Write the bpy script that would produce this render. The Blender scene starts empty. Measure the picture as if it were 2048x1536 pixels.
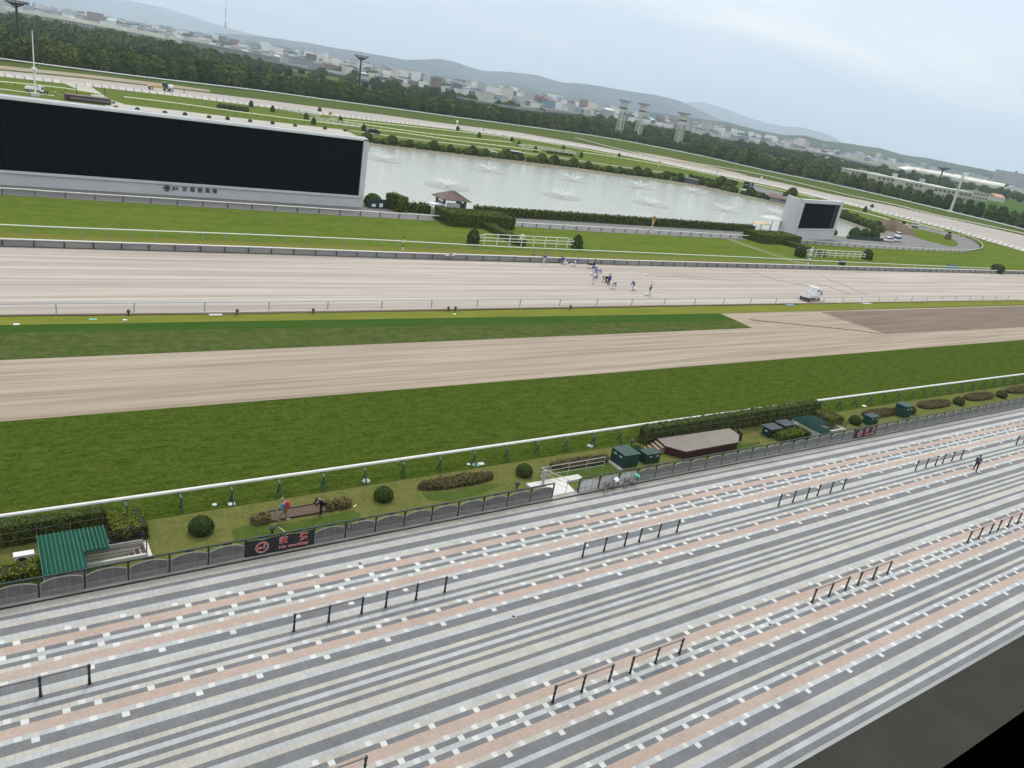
import bpy, bmesh, math, random
import numpy as np
from mathutils import Vector, Matrix
random.seed(7); rng = np.random.default_rng(7)
S = bpy.context.scene
COL = S.collection
R = math.radians
# ---------------------------------------------------------------- camera
H = 28.8
f_, cx_, cy_ = 1538.0, 1024.0, 768.0
def _basis():
    hs = .1785
    V = np.array([3257 - cx_, -(575 - cy_), -f_])
    p1 = np.array([-cx_, -((176.4 - hs*1024) - cy_), -f_]); p2 = np.array([2048 - cx_, -((176.4 + hs*1024) - cy_), -f_])
    up = np.cross(p2, p1); up /= np.linalg.norm(up)
    if up[1] < 0: up = -up
    X = V - up*V.dot(up); X /= np.linalg.norm(X)
    return np.array([X, np.cross(up, X), up])
RM = _basis()
cam = bpy.data.cameras.new('camera'); camo = bpy.data.objects.new('camera', cam); COL.objects.link(camo)
camo.matrix_world = Matrix.Translation((0, 0, H)) @ Matrix(RM.tolist()).to_4x4()
cam.sensor_width = 36; cam.lens = f_/2048*36; cam.clip_start = .1; cam.clip_end = 60000
S.camera = camo
def G(px, py, z=0.):            # where the ray through a photo pixel meets height z (survey of the place)
    d = RM @ np.array([px - cx_, -(py - cy_), -f_]); t = (H - z)/-d[2]
    return Vector((d[0]*t, d[1]*t, z))
def AT(px, py, dist):           # a point along the ray at a horizontal distance
    d = RM @ np.array([px - cx_, -(py - cy_), -f_]); t = dist/math.hypot(d[0], d[1])
    return Vector((d[0]*t, d[1]*t, H + d[2]*t))
# ---------------------------------------------------------------- world, sun, exposure
SUN_EL, SUN_AZ = 58, 35          # degrees; azimuth measured from +Y towards +X
W = bpy.data.worlds.new('World'); S.world = W; W.use_nodes = True
wn, wl = W.node_tree.nodes, W.node_tree.links
wn.clear()
def N(nt, typ, **kw):
    n = nt.nodes.new(typ)
    for k, v in kw.items(): setattr(n, k, v)
    return n
nt = W.node_tree
out = N(nt, 'ShaderNodeOutputWorld'); bg = N(nt, 'ShaderNodeBackground')
sky = N(nt, 'ShaderNodeTexSky', sky_type='NISHITA', sun_disc=False)
sky.sun_elevation = R(SUN_EL); sky.sun_rotation = R(SUN_AZ); sky.air_density = 1.2; sky.dust_density = 2.5
tc = N(nt, 'ShaderNodeTexCoord'); sep = N(nt, 'ShaderNodeSeparateXYZ'); wl.new(tc.outputs['Generated'], sep.inputs[0])
# flattened cloud coordinates
dv = N(nt, 'ShaderNodeMath', operation='ADD'); dv.inputs[1].default_value = .10; wl.new(sep.outputs[2], dv.inputs[0])
vm = N(nt, 'ShaderNodeVectorMath', operation='DIVIDE'); wl.new(tc.outputs['Generated'], vm.inputs[0])
cmb = N(nt, 'ShaderNodeCombineXYZ')
for i in range(3): wl.new(dv.outputs[0], cmb.inputs[i])
wl.new(cmb.outputs[0], vm.inputs[1])
n1 = N(nt, 'ShaderNodeTexNoise'); n1.inputs['Scale'].default_value = .55; n1.inputs['Detail'].default_value = 7; n1.inputs['Roughness'].default_value = .52; n1.inputs['Distortion'].default_value = .35
mp = N(nt, 'ShaderNodeMapping'); mp.inputs['Rotation'].default_value = (0, 0, R(-28)); mp.inputs['Scale'].default_value = (.55, 1.5, 1)
wl.new(vm.outputs[0], mp.inputs[0]); wl.new(mp.outputs[0], n1.inputs['Vector'])
ramp = N(nt, 'ShaderNodeValToRGB'); wl.new(n1.outputs[0], ramp.inputs[0])
e = ramp.color_ramp.elements; e[0].position = .33; e[0].color = (.58, .68, .80, 1); e[1].position = .64; e[1].color = (.97, .95, .92, 1)
el = ramp.color_ramp.elements.new(.5); el.color = (.72, .78, .85, 1)
grad = N(nt, 'ShaderNodeMapRange'); grad.inputs[1].default_value = 0; grad.inputs[2].default_value = 1; grad.inputs[3].default_value = 1.22; grad.inputs[4].default_value = 2.0
wl.new(sep.outputs[2], grad.inputs[0])
sc = N(nt, 'ShaderNodeVectorMath', operation='SCALE'); wl.new(ramp.outputs[0], sc.inputs[0]); wl.new(grad.outputs[0], sc.inputs['Scale'])
sk = N(nt, 'ShaderNodeVectorMath', operation='SCALE'); sk.inputs['Scale'].default_value = .12; wl.new(sky.outputs[0], sk.inputs[0])
mx = N(nt, 'ShaderNodeMix', data_type='RGBA'); mx.inputs[0].default_value = .88; wl.new(sk.outputs[0], mx.inputs[6]); wl.new(sc.outputs[0], mx.inputs[7])
zn = N(nt, 'ShaderNodeMapRange'); zn.inputs[1].default_value = .18; zn.inputs[2].default_value = .7; wl.new(sep.outputs[2], zn.inputs[0])
zc = N(nt, 'ShaderNodeMix', data_type='RGBA'); wl.new(zn.outputs[0], zc.inputs[0]); wl.new(mx.outputs[2], zc.inputs[6]); zc.inputs[7].default_value = (1.42, 1.41, 1.39, 1)
wl.new(zc.outputs[2], bg.inputs[0]); bg.inputs[1].default_value = 1.0; wl.new(bg.outputs[0], out.inputs[0])
sl = bpy.data.lights.new('sun', 'SUN'); sl.energy = 1.5; sl.angle = R(11); sl.color = (1, .96, .9)
so = bpy.data.objects.new('sun', sl); COL.objects.link(so)
sd = Vector((math.sin(R(SUN_AZ))*math.cos(R(SUN_EL)), math.cos(R(SUN_AZ))*math.cos(R(SUN_EL)), math.sin(R(SUN_EL))))
so.rotation_euler = sd.to_track_quat('Z', 'Y').to_euler()
S.view_settings.view_transform = 'Standard'; S.view_settings.look = 'None'; S.view_settings.gamma = 1; S.view_settings.use_curve_mapping = False
S.view_settings.exposure = 0.0
S.cycles.max_bounces = 5; S.cycles.volume_bounces = 2; S.cycles.transparent_max_bounces = 16
# ---------------------------------------------------------------- materials
MATS = {}
def _base(name):
    m = bpy.data.materials.new(name); m.use_nodes = True
    b = m.node_tree.nodes['Principled BSDF']; MATS[name] = m
    return m, m.node_tree, b
def mat(name, c, rough=.7, c2=None, scale=3., stretch=(1, 1, 1), coord='Object', metal=0., bump=0., bscale=None, spec=.3, detail=5, lo=.35, hi=.65, fine=None, rnd=0.):
    """procedural surface: two colours mixed by noise, optional second fine noise (colour, scale, amount), random tint per object"""
    m, nt, b = _base(name)
    b.inputs['Roughness'].default_value = rough; b.inputs['Metallic'].default_value = metal
    b.inputs['Specular IOR Level'].default_value = spec
    if c2 is None: c2 = tuple(x*.82 for x in c)
    if coord == 'World':
        g = N(nt, 'ShaderNodeNewGeometry'); src = g.outputs['Position']
    else:
        g = N(nt, 'ShaderNodeTexCoord'); src = g.outputs['Object']
    mp = N(nt, 'ShaderNodeMapping'); mp.inputs['Scale'].default_value = stretch; nt.links.new(src, mp.inputs[0])
    n = N(nt, 'ShaderNodeTexNoise'); n.inputs['Scale'].default_value = scale; n.inputs['Detail'].default_value = detail; n.inputs['Roughness'].default_value = .6
    nt.links.new(mp.outputs[0], n.inputs['Vector'])
    r = N(nt, 'ShaderNodeMapRange'); r.inputs[1].default_value = lo; r.inputs[2].default_value = hi; nt.links.new(n.outputs[0], r.inputs[0])
    mx = N(nt, 'ShaderNodeMix', data_type='RGBA'); mx.inputs[6].default_value = (*c, 1); mx.inputs[7].default_value = (*c2, 1)
    nt.links.new(r.outputs[0], mx.inputs[0]); col = mx.outputs[2]
    if fine:
        fc, fs, fa = fine[:3]
        n2 = N(nt, 'ShaderNodeTexNoise'); n2.inputs['Scale'].default_value = fs; n2.inputs['Detail'].default_value = 4; n2.inputs['Roughness'].default_value = .7
        if len(fine) > 3:
            m3 = N(nt, 'ShaderNodeMapping'); m3.inputs['Scale'].default_value = fine[3]; nt.links.new(src, m3.inputs[0]); nt.links.new(m3.outputs[0], n2.inputs['Vector'])
        else: nt.links.new(src, n2.inputs['Vector'])
        r2 = N(nt, 'ShaderNodeMapRange'); r2.inputs[1].default_value = .42; r2.inputs[2].default_value = .68; r2.inputs[4].default_value = fa; nt.links.new(n2.outputs[0], r2.inputs[0])
        m2 = N(nt, 'ShaderNodeMix', data_type='RGBA'); m2.inputs[7].default_value = (*fc, 1)
        nt.links.new(r2.outputs[0], m2.inputs[0]); nt.links.new(col, m2.inputs[6]); col = m2.outputs[2]
    if rnd:
        oi = N(nt, 'ShaderNodeObjectInfo'); hs = N(nt, 'ShaderNodeHueSaturation')
        a = N(nt, 'ShaderNodeMapRange'); a.inputs[3].default_value = 1 - rnd; a.inputs[4].default_value = 1 + rnd; nt.links.new(oi.outputs['Random'], a.inputs[0]); nt.links.new(a.outputs[0], hs.inputs['Value'])
        a2 = N(nt, 'ShaderNodeMapRange'); a2.inputs[3].default_value = .5 + rnd*.09; a2.inputs[4].default_value = .5 - rnd*.09; nt.links.new(oi.outputs['Random'], a2.inputs[0]); nt.links.new(a2.outputs[0], hs.inputs['Hue'])
        nt.links.new(col, hs.inputs['Color']); col = hs.outputs[0]
    nt.links.new(col, b.inputs['Base Color'])
    if bump:
        n3 = N(nt, 'ShaderNodeTexNoise'); n3.inputs['Scale'].default_value = bscale or scale*4; n3.inputs['Detail'].default_value = 5
        nt.links.new(mp.outputs[0], n3.inputs['Vector'])
        bp = N(nt, 'ShaderNodeBump'); bp.inputs['Strength'].default_value = .8; bp.inputs['Distance'].default_value = bump
        nt.links.new(n3.outputs[0], bp.inputs['Height']); nt.links.new(bp.outputs[0], b.inputs['Normal'])
    return m
def tile_mat(name, c, c2, var=.15, grout=.62, speck=None):
    """paving tile: grid of joints on world X (0.315 m) and Y (0.30 m), each tile its own tone"""
    m, nt, b = _base(name); L = nt.links
    b.inputs['Roughness'].default_value = .75; b.inputs['Specular IOR Level'].default_value = .12
    g = N(nt, 'ShaderNodeNewGeometry')
    mp = N(nt, 'ShaderNodeMapping'); mp.inputs['Location'].default_value = (0, -39.0/.3, 0); mp.inputs['Scale'].default_value = (1/.315, 1/.3, 0); L.new(g.outputs['Position'], mp.inputs[0])
    fl = N(nt, 'ShaderNodeVectorMath', operation='FLOOR'); L.new(mp.outputs[0], fl.inputs[0])
    fr = N(nt, 'ShaderNodeVectorMath', operation='FRACTION'); L.new(mp.outputs[0], fr.inputs[0])
    wnz = N(nt, 'ShaderNodeTexWhiteNoise', noise_dimensions='2D'); L.new(fl.outputs[0], wnz.inputs['Vector'])
    mx = N(nt, 'ShaderNodeMix', data_type='RGBA'); mx.inputs[6].default_value = (*c, 1); mx.inputs[7].default_value = (*c2, 1); L.new(wnz.outputs[0], mx.inputs[0])
    # weathering in large patches
    n = N(nt, 'ShaderNodeTexNoise'); n.inputs['Scale'].default_value = .35; n.inputs['Detail'].default_value = 6; n.inputs['Roughness'].default_value = .65; L.new(g.outputs['Position'], n.inputs['Vector'])
    r = N(nt, 'ShaderNodeMapRange'); r.inputs[1].default_value = .3; r.inputs[2].default_value = .7; r.inputs[3].default_value = 1 - var; r.inputs[4].default_value = 1 + var*.6; L.new(n.outputs[0], r.inputs[0])
    s1 = N(nt, 'ShaderNodeVectorMath', operation='SCALE'); L.new(mx.outputs[2], s1.inputs[0]); L.new(r.outputs[0], s1.inputs['Scale'])
    # joints
    sp = N(nt, 'ShaderNodeSeparateXYZ'); L.new(fr.outputs[0], sp.inputs[0])
    def edge(o, w):
        a = N(nt, 'ShaderNodeMath', operation='PINGPONG'); a.inputs[1].default_value = .5; L.new(o, a.inputs[0])
        q = N(nt, 'ShaderNodeMapRange'); q.inputs[1].default_value = w*.4; q.inputs[2].default_value = w; q.inputs[3].default_value = grout; q.inputs[4].default_value = 1; L.new(a.outputs[0], q.inputs[0]); return q.outputs[0]
    mu = N(nt, 'ShaderNodeMath', operation='MINIMUM'); L.new(edge(sp.outputs[0], .055), mu.inputs[0]); L.new(edge(sp.outputs[1], .03), mu.inputs[1])
    s2 = N(nt, 'ShaderNodeVectorMath', operation='SCALE'); L.new(s1.outputs[0], s2.inputs[0]); L.new(mu.outputs[0], s2.inputs['Scale'])
    col = s2.outputs[0]
    if speck:
        n4 = N(nt, 'ShaderNodeTexNoise'); n4.inputs['Scale'].default_value = 22; n4.inputs['Detail'].default_value = 3; L.new(g.outputs['Position'], n4.inputs['Vector'])
        r4 = N(nt, 'ShaderNodeMapRange'); r4.inputs[1].default_value = .45; r4.inputs[2].default_value = .62; L.new(n4.outputs[0], r4.inputs[0])
        m4 = N(nt, 'ShaderNodeMix', data_type='RGBA'); m4.inputs[7].default_value = (*speck, 1); L.new(r4.outputs[0], m4.inputs[0]); L.new(col, m4.inputs[6]); col = m4.outputs[2]
    L.new(col, b.inputs['Base Color'])
    return m
def M(n): return MATS[n]
# paving
tile_mat('tile_dark', (.158, .167, .178), (.180, .185, .192), grout=.84)
tile_mat('tile_cream', (.415, .40, .36), (.455, .445, .415), grout=.83)
tile_mat('tile_blue', (.395, .415, .43), (.44, .458, .465), grout=.83)
tile_mat('tile_white', (.55, .565, .565), (.60, .61, .60), grout=.88)
tile_mat('tile_pink', (.37, .290, .250), (.41, .325, .285), grout=.88, speck=(.44, .36, .31))
# grounds
def turf(name, a, b, c, sc=1.2, stretch=(1, 1, 1), fine_s=9., fa=.55, bump=.05):
    return mat(name, a, 1.0, b, sc, stretch, 'World', bump=bump, bscale=sc*9, spec=0., detail=9, fine=(c, fine_s, fa))
turf('turf_near', (.032, .060, .005), (.064, .100, .011), (.110, .136, .036), 1.3, (.45, 1.3, 1), 3.2, .62, .18)
turf('lawn', (.120, .128, .036), (.078, .104, .024), (.19, .17, .075), .8, (1, 1, 1), 5, .6)
turf('lawn_green', (.042, .082, .014), (.065, .10, .02), (.12, .13, .05), 1.2)
turf('turf_band', (.044, .074, .018), (.066, .090, .026), (.15, .15, .06), .5, (.35, 1.4, 1), .9, .40)
turf('turf_mown', (.032, .078, .013), (.046, .092, .018), (.06, .10, .03), .5, (.2, 1.4, 1), 4, .3)
turf('verge', (.165, .185, .032), (.115, .150, .025), (.22, .20, .06), .6, (.3, 1, 1), 3, .5)
turf('turf_jump', (.072, .118, .017), (.105, .148, .024), (.145, .165, .038), .13, (.25, 1.8, 1), .45, .6)
turf('verge_tan', (.13, .155, .032), (.155, .155, .038), (.19, .16, .05), .5, (.3, 1, 1), 3, .5)
turf('grass_field', (.080, .128, .024), (.105, .142, .030), (.145, .150, .045), .05, (.3, 2.2, 1), .22, .6)
turf('grass_back', (.055, .092, .020), (.078, .108, .026), (.13, .12, .05), .03, (.4, 1.5, 1), .3, .5)
turf('meadow', (.045, .095, .022), (.07, .12, .03), (.10, .12, .04), .012, (1, 1, 1), .12, .5)
mat('soil', (.325, .275, .218), 1, (.25, .206, .158), .5, (.05, 1.5, 1), 'World', bump=.05, bscale=4, spec=0, detail=7, lo=.40, hi=.60, fine=((.40, .35, .29), .9, .8, (.04, 1.5, 1)))
mat('soil_dark', (.205, .165, .13), 1, (.15, .118, .095), .6, (.08, 1.5, 1), 'World', bump=.05, spec=.1)
mat('dirt', (.47, .43, .385), 1, (.375, .340, .30), .55, (.022, 1.1, 1), 'World', bump=.05, bscale=3, spec=0, detail=6, lo=.42, hi=.58, fine=((.285, .25, .22), .85, .8, (.022, 1.3, 1)))
mat('dirt_back', (.38, .35, .325), 1, (.33, .30, .275), .2, (.1, 1, 1), 'World', spec=.1)
mat('asphalt', (.165, .165, .165), .9, (.20, .195, .19), .3, (.4, 1.2, 1), 'World', spec=.2, fine=((.12, .12, .12), 1.5, .5))
mat('asphalt_dark', (.06, .062, .068), .9, None, .5, (1, 1, 1), 'World')
mat('path', (.43, .41, .37), .9, (.36, .34, .30), .2, (1, 1, 1), 'World')
mat('town_ground', (.17, .18, .165), .95, (.09, .12, .075), .006, (1, 1, 1), 'World', detail=8)
mat('bank', (.26, .23, .18), .95, (.12, .12, .07), .4, (1, 1, 1), 'World', fine=((.07, .10, .03), .8, .8))
mat('bed_soil', (.085, .06, .045), .95, (.15, .11, .08), 6, (1, 1, 1), 'World', bump=.05)
mat('curb', (.36, .355, .34), .85, (.22, .22, .21), 1.5, (.5, 3, 1), 'World', detail=8)
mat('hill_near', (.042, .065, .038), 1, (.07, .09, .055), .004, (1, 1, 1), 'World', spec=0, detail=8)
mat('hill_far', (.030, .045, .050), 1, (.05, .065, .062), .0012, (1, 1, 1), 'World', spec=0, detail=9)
# things
mat('white_paint', (.78, .78, .76), .45, (.70, .70, .68), 1.5)
mat('cream_paint', (.74, .76, .50), .5, (.68, .70, .48), 1.5)
mat('rail_cream', (.72, .73, .64), .5, None, 1.5)
mat('green_paint', (.02, .10, .075), .45, (.015, .075, .055), 4)
mat('teal_paint', (.16, .42, .36), .5)
mat('blue_paint', (.10, .25, .42), .45, (.16, .33, .47), 1)
mat('black_iron', (.014, .014, .016), .4, (.025, .022, .022), 6, spec=.5)
mat('dark_steel', (.03, .035, .04), .5)
mat('fence_green', (.018, .040, .038), .4, None, 3)
mat('fence_panel', (.165, .165, .16), .55, (.115, .118, .117), 2.2, (1, 1, 1), detail=7)
mat('fence_panel_low', (.24, .245, .24), .55, (.19, .19, .19), 3)
mat('fence_frame', (.30, .30, .285), .5)
mat('fence_panel_white', (.60, .61, .61), .5, (.5, .51, .51), 2)
mat('stainless', (.30, .28, .27), .32, metal=.8)
mat('galv', (.45, .47, .48), .5, (.36, .38, .39), 3, metal=.3)
mat('concrete', (.42, .42, .40), .8, (.33, .33, .31), 1.2, detail=8)
mat('concrete_light', (.60, .60, .57), .8, (.50, .50, .47), .5, detail=8)
mat('screen_grey', (.52, .535, .545), .6, (.46, .475, .485), .12, detail=6)
mat('screen_light', (.56, .58, .58), .5, (.50, .52, .53), .3)
mat('screen_black', (.0025, .004, .007), .85, (.0015, .0025, .005), .4, spec=.03)
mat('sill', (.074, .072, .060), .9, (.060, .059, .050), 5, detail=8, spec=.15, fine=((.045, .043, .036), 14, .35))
mat('black', (.004, .004, .004), .9, spec=0)
mat('roof_green', (.003, .075, .048), .6, (.003, .058, .038), 2.5, fine=((.02, .10, .07), 5, .4), spec=.15)
mat('rib_green_lit', (.02, .135, .095), .5, (.012, .11, .075), 3)  # paler than the roof sheet: paints in the light the ribs catch
mat('roof_green_dull', (.014, .065, .052), .6, (.02, .08, .062), 2, spec=.15)
mat('box_green', (.010, .045, .036), .5, (.014, .055, .045), 3)
mat('box_dark', (.035, .05, .05), .5)
mat('maroon', (.055, .022, .020), .5, (.04, .016, .015), 3)
mat('stage_top', (.22, .20, .175), .8, (.19, .17, .15), .6)
mat('step_edge', (.62, .48, .30), .7)
mat('step_tread', (.19, .15, .12), .8)
mat('beige_wall', (.42, .42, .36), .8, (.36, .36, .31), 1)
mat('well_wall', (.66, .65, .56), .8, (.58, .57, .49), 1)
mat('roof_brown', (.17, .125, .115), .8, (.13, .095, .09), 2)
mat('banner', (.020, .022, .026), .55, (.028, .030, .034), 3)
mat('red_print', (.55, .018, .035), .5, (.5, .02, .03), 3)
mat('white_print', (.80, .78, .76), .5)
mat('black_print', (.015, .015, .017), .6)
mat('leaf_hedge', (.065, .098, .020), .85, (.11, .14, .028), 7, rnd=.1, spec=.15)
mat('leaf_yellow', (.17, .19, .015), .8, (.065, .095, .014), 8, rnd=.1, spec=.15)
mat('leaf_ball', (.042, .074, .016), .85, (.072, .105, .024), 7, rnd=.15, spec=.15)
mat('leaf_bed', (.120, .105, .040), .9, (.075, .085, .025), 6, rnd=.1, fine=((.20, .10, .06), 5, .5))
mat('leaf_dry', (.20, .13, .07), .9, (.10, .12, .04), 5)
mat('leaf_tree', (.042, .084, .018), .9, (.080, .130, .026), .35, rnd=.35, spec=.1)
mat('leaf_tree_light', (.105, .125, .026), .9, (.055, .085, .022), .3, rnd=.25, spec=.1)
mat('leaf_wood', (.040, .078, .028), .9, (.062, .105, .034), .1, rnd=.4, spec=.1)
mat('bark', (.10, .08, .06), .9, None, 3)
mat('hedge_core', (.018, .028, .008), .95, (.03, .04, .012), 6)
mat('fabric_blue', (.015, .050, .38), .8, (.012, .04, .30), 8)
mat('fabric_navy', (.012, .016, .045), .85, None, 8)
mat('fabric_black', (.012, .012, .014), .85, None, 8)
mat('fabric_red', (.50, .045, .035), .8, (.4, .035, .03), 8)
mat('fabric_white', (.62, .62, .62), .85, None, 8)
mat('fabric_khaki', (.30, .23, .14), .85, None, 8)
mat('fabric_grey', (.10, .10, .11), .85, None, 8)
mat('fabric_sky', (.10, .27, .55), .85, None, 8)
mat('skin', (.42, .26, .18), .6)
mat('hair', (.012, .010, .009), .6)
mat('plastic_white', (.75, .75, .74), .5, (.62, .62, .62), 4)
mat('plastic_green', (.10, .55, .28), .4)
mat('tyre', (.02, .02, .02), .85)
mat('paint_white', (.75, .76, .76), .25, None, 2, spec=.5)
mat('paint_dark', (.02, .022, .03), .2, None, 2, spec=.6)
mat('paint_blue', (.02, .06, .22), .35)
mat('paint_orange', (.62, .30, .10), .45, (.5, .25, .1), 4)
mat('paint_yellow', (.62, .42, .16), .5, (.52, .36, .15), 4)
mat('window_glass', (.02, .028, .035), .12, spec=.7)
mat('red_light', (.5, .02, .02), .4)
mat('load_brown', (.16, .12, .09), .9, None, 4)
mat('mound', (.115, .085, .060), .95, (.17, .125, .09), .8, bump=.2, bscale=2.5, detail=8)
mat('b_white', (.66, .66, .64), .8, None, .05, rnd=.12)
mat('b_cream', (.52, .49, .42), .8, None, .05, rnd=.2)
mat('b_grey', (.30, .31, .33), .8, None, .05, rnd=.3)
mat('b_brown', (.20, .14, .12), .8, None, .05, rnd=.2)
mat('b_bluegrey', (.18, .26, .33), .7, None, .05, rnd=.2)
mat('b_dark', (.085, .090, .10), .8, None, .05, rnd=.3)
mat('b_orange', (.52, .30, .20), .8, None, .05)
mat('b_window', (.08, .10, .12), .3)
mat('barrier_white', (.82, .80, .72), .7, (.62, .61, .55), .03)
mat('barrier_grey', (.27, .28, .28), .7, (.22, .23, .23), .02, (1, 1, 1))
mat('deck_dark', (.085, .085, .085), .9)
mat('mast_red', (.45, .16, .13), .6)
def water_mats():
    m, nt, b = _base('pond_water'); L = nt.links
    b.inputs['Base Color'].default_value = (.36, .38, .33, 1); b.inputs['Roughness'].default_value = .09; b.inputs['Specular IOR Level'].default_value = .6; b.inputs['IOR'].default_value = 1.33
    g = N(nt, 'ShaderNodeNewGeometry'); n = N(nt, 'ShaderNodeTexNoise'); n.inputs['Scale'].default_value = .9; n.inputs['Detail'].default_value = 5; n.inputs['Roughness'].default_value = .65
    L.new(g.outputs['Position'], n.inputs['Vector'])
    bp = N(nt, 'ShaderNodeBump'); bp.inputs['Strength'].default_value = .6; bp.inputs['Distance'].default_value = .16; L.new(n.outputs[0], bp.inputs['Height']); L.new(bp.outputs[0], b.inputs['Normal'])
    n2 = N(nt, 'ShaderNodeTexNoise'); n2.inputs['Scale'].default_value = .035; n2.inputs['Detail'].default_value = 6; L.new(g.outputs['Position'], n2.inputs['Vector'])
    mx = N(nt, 'ShaderNodeMix', data_type='RGBA'); mx.inputs[6].default_value = (.33, .34, .28, 1); mx.inputs[7].default_value = (.41, .42, .35, 1); L.new(n2.outputs[0], mx.inputs[0]); L.new(mx.outputs[2], b.inputs['Base Color'])
    m, nt, b = _base('calm_water')
    b.inputs['Base Color'].default_value = (.22, .24, .19, 1); b.inputs['Roughness'].default_value = .30; b.inputs['Specular IOR Level'].default_value = .5
    m, nt, b = _base('spray'); L = nt.links
    b.inputs['Base Color'].default_value = (.95, .96, .97, 1); b.inputs['Roughness'].default_value = .9
    tcn = N(nt, 'ShaderNodeTexCoord'); n = N(nt, 'ShaderNodeTexNoise'); n.inputs['Scale'].default_value = 3; n.inputs['Detail'].default_value = 3; L.new(tcn.outputs['Object'], n.inputs['Vector'])
    r = N(nt, 'ShaderNodeMapRange'); r.inputs[1].default_value = .35; r.inputs[2].default_value = .7; r.inputs[3].default_value = .05; r.inputs[4].default_value = .50; L.new(n.outputs[0], r.inputs[0]); L.new(r.outputs[0], b.inputs['Alpha'])
    m, nt, b = _base('jet'); b.inputs['Base Color'].default_value = (.95, .96, .97, 1); b.inputs['Alpha'].default_value = .85
water_mats()
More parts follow.
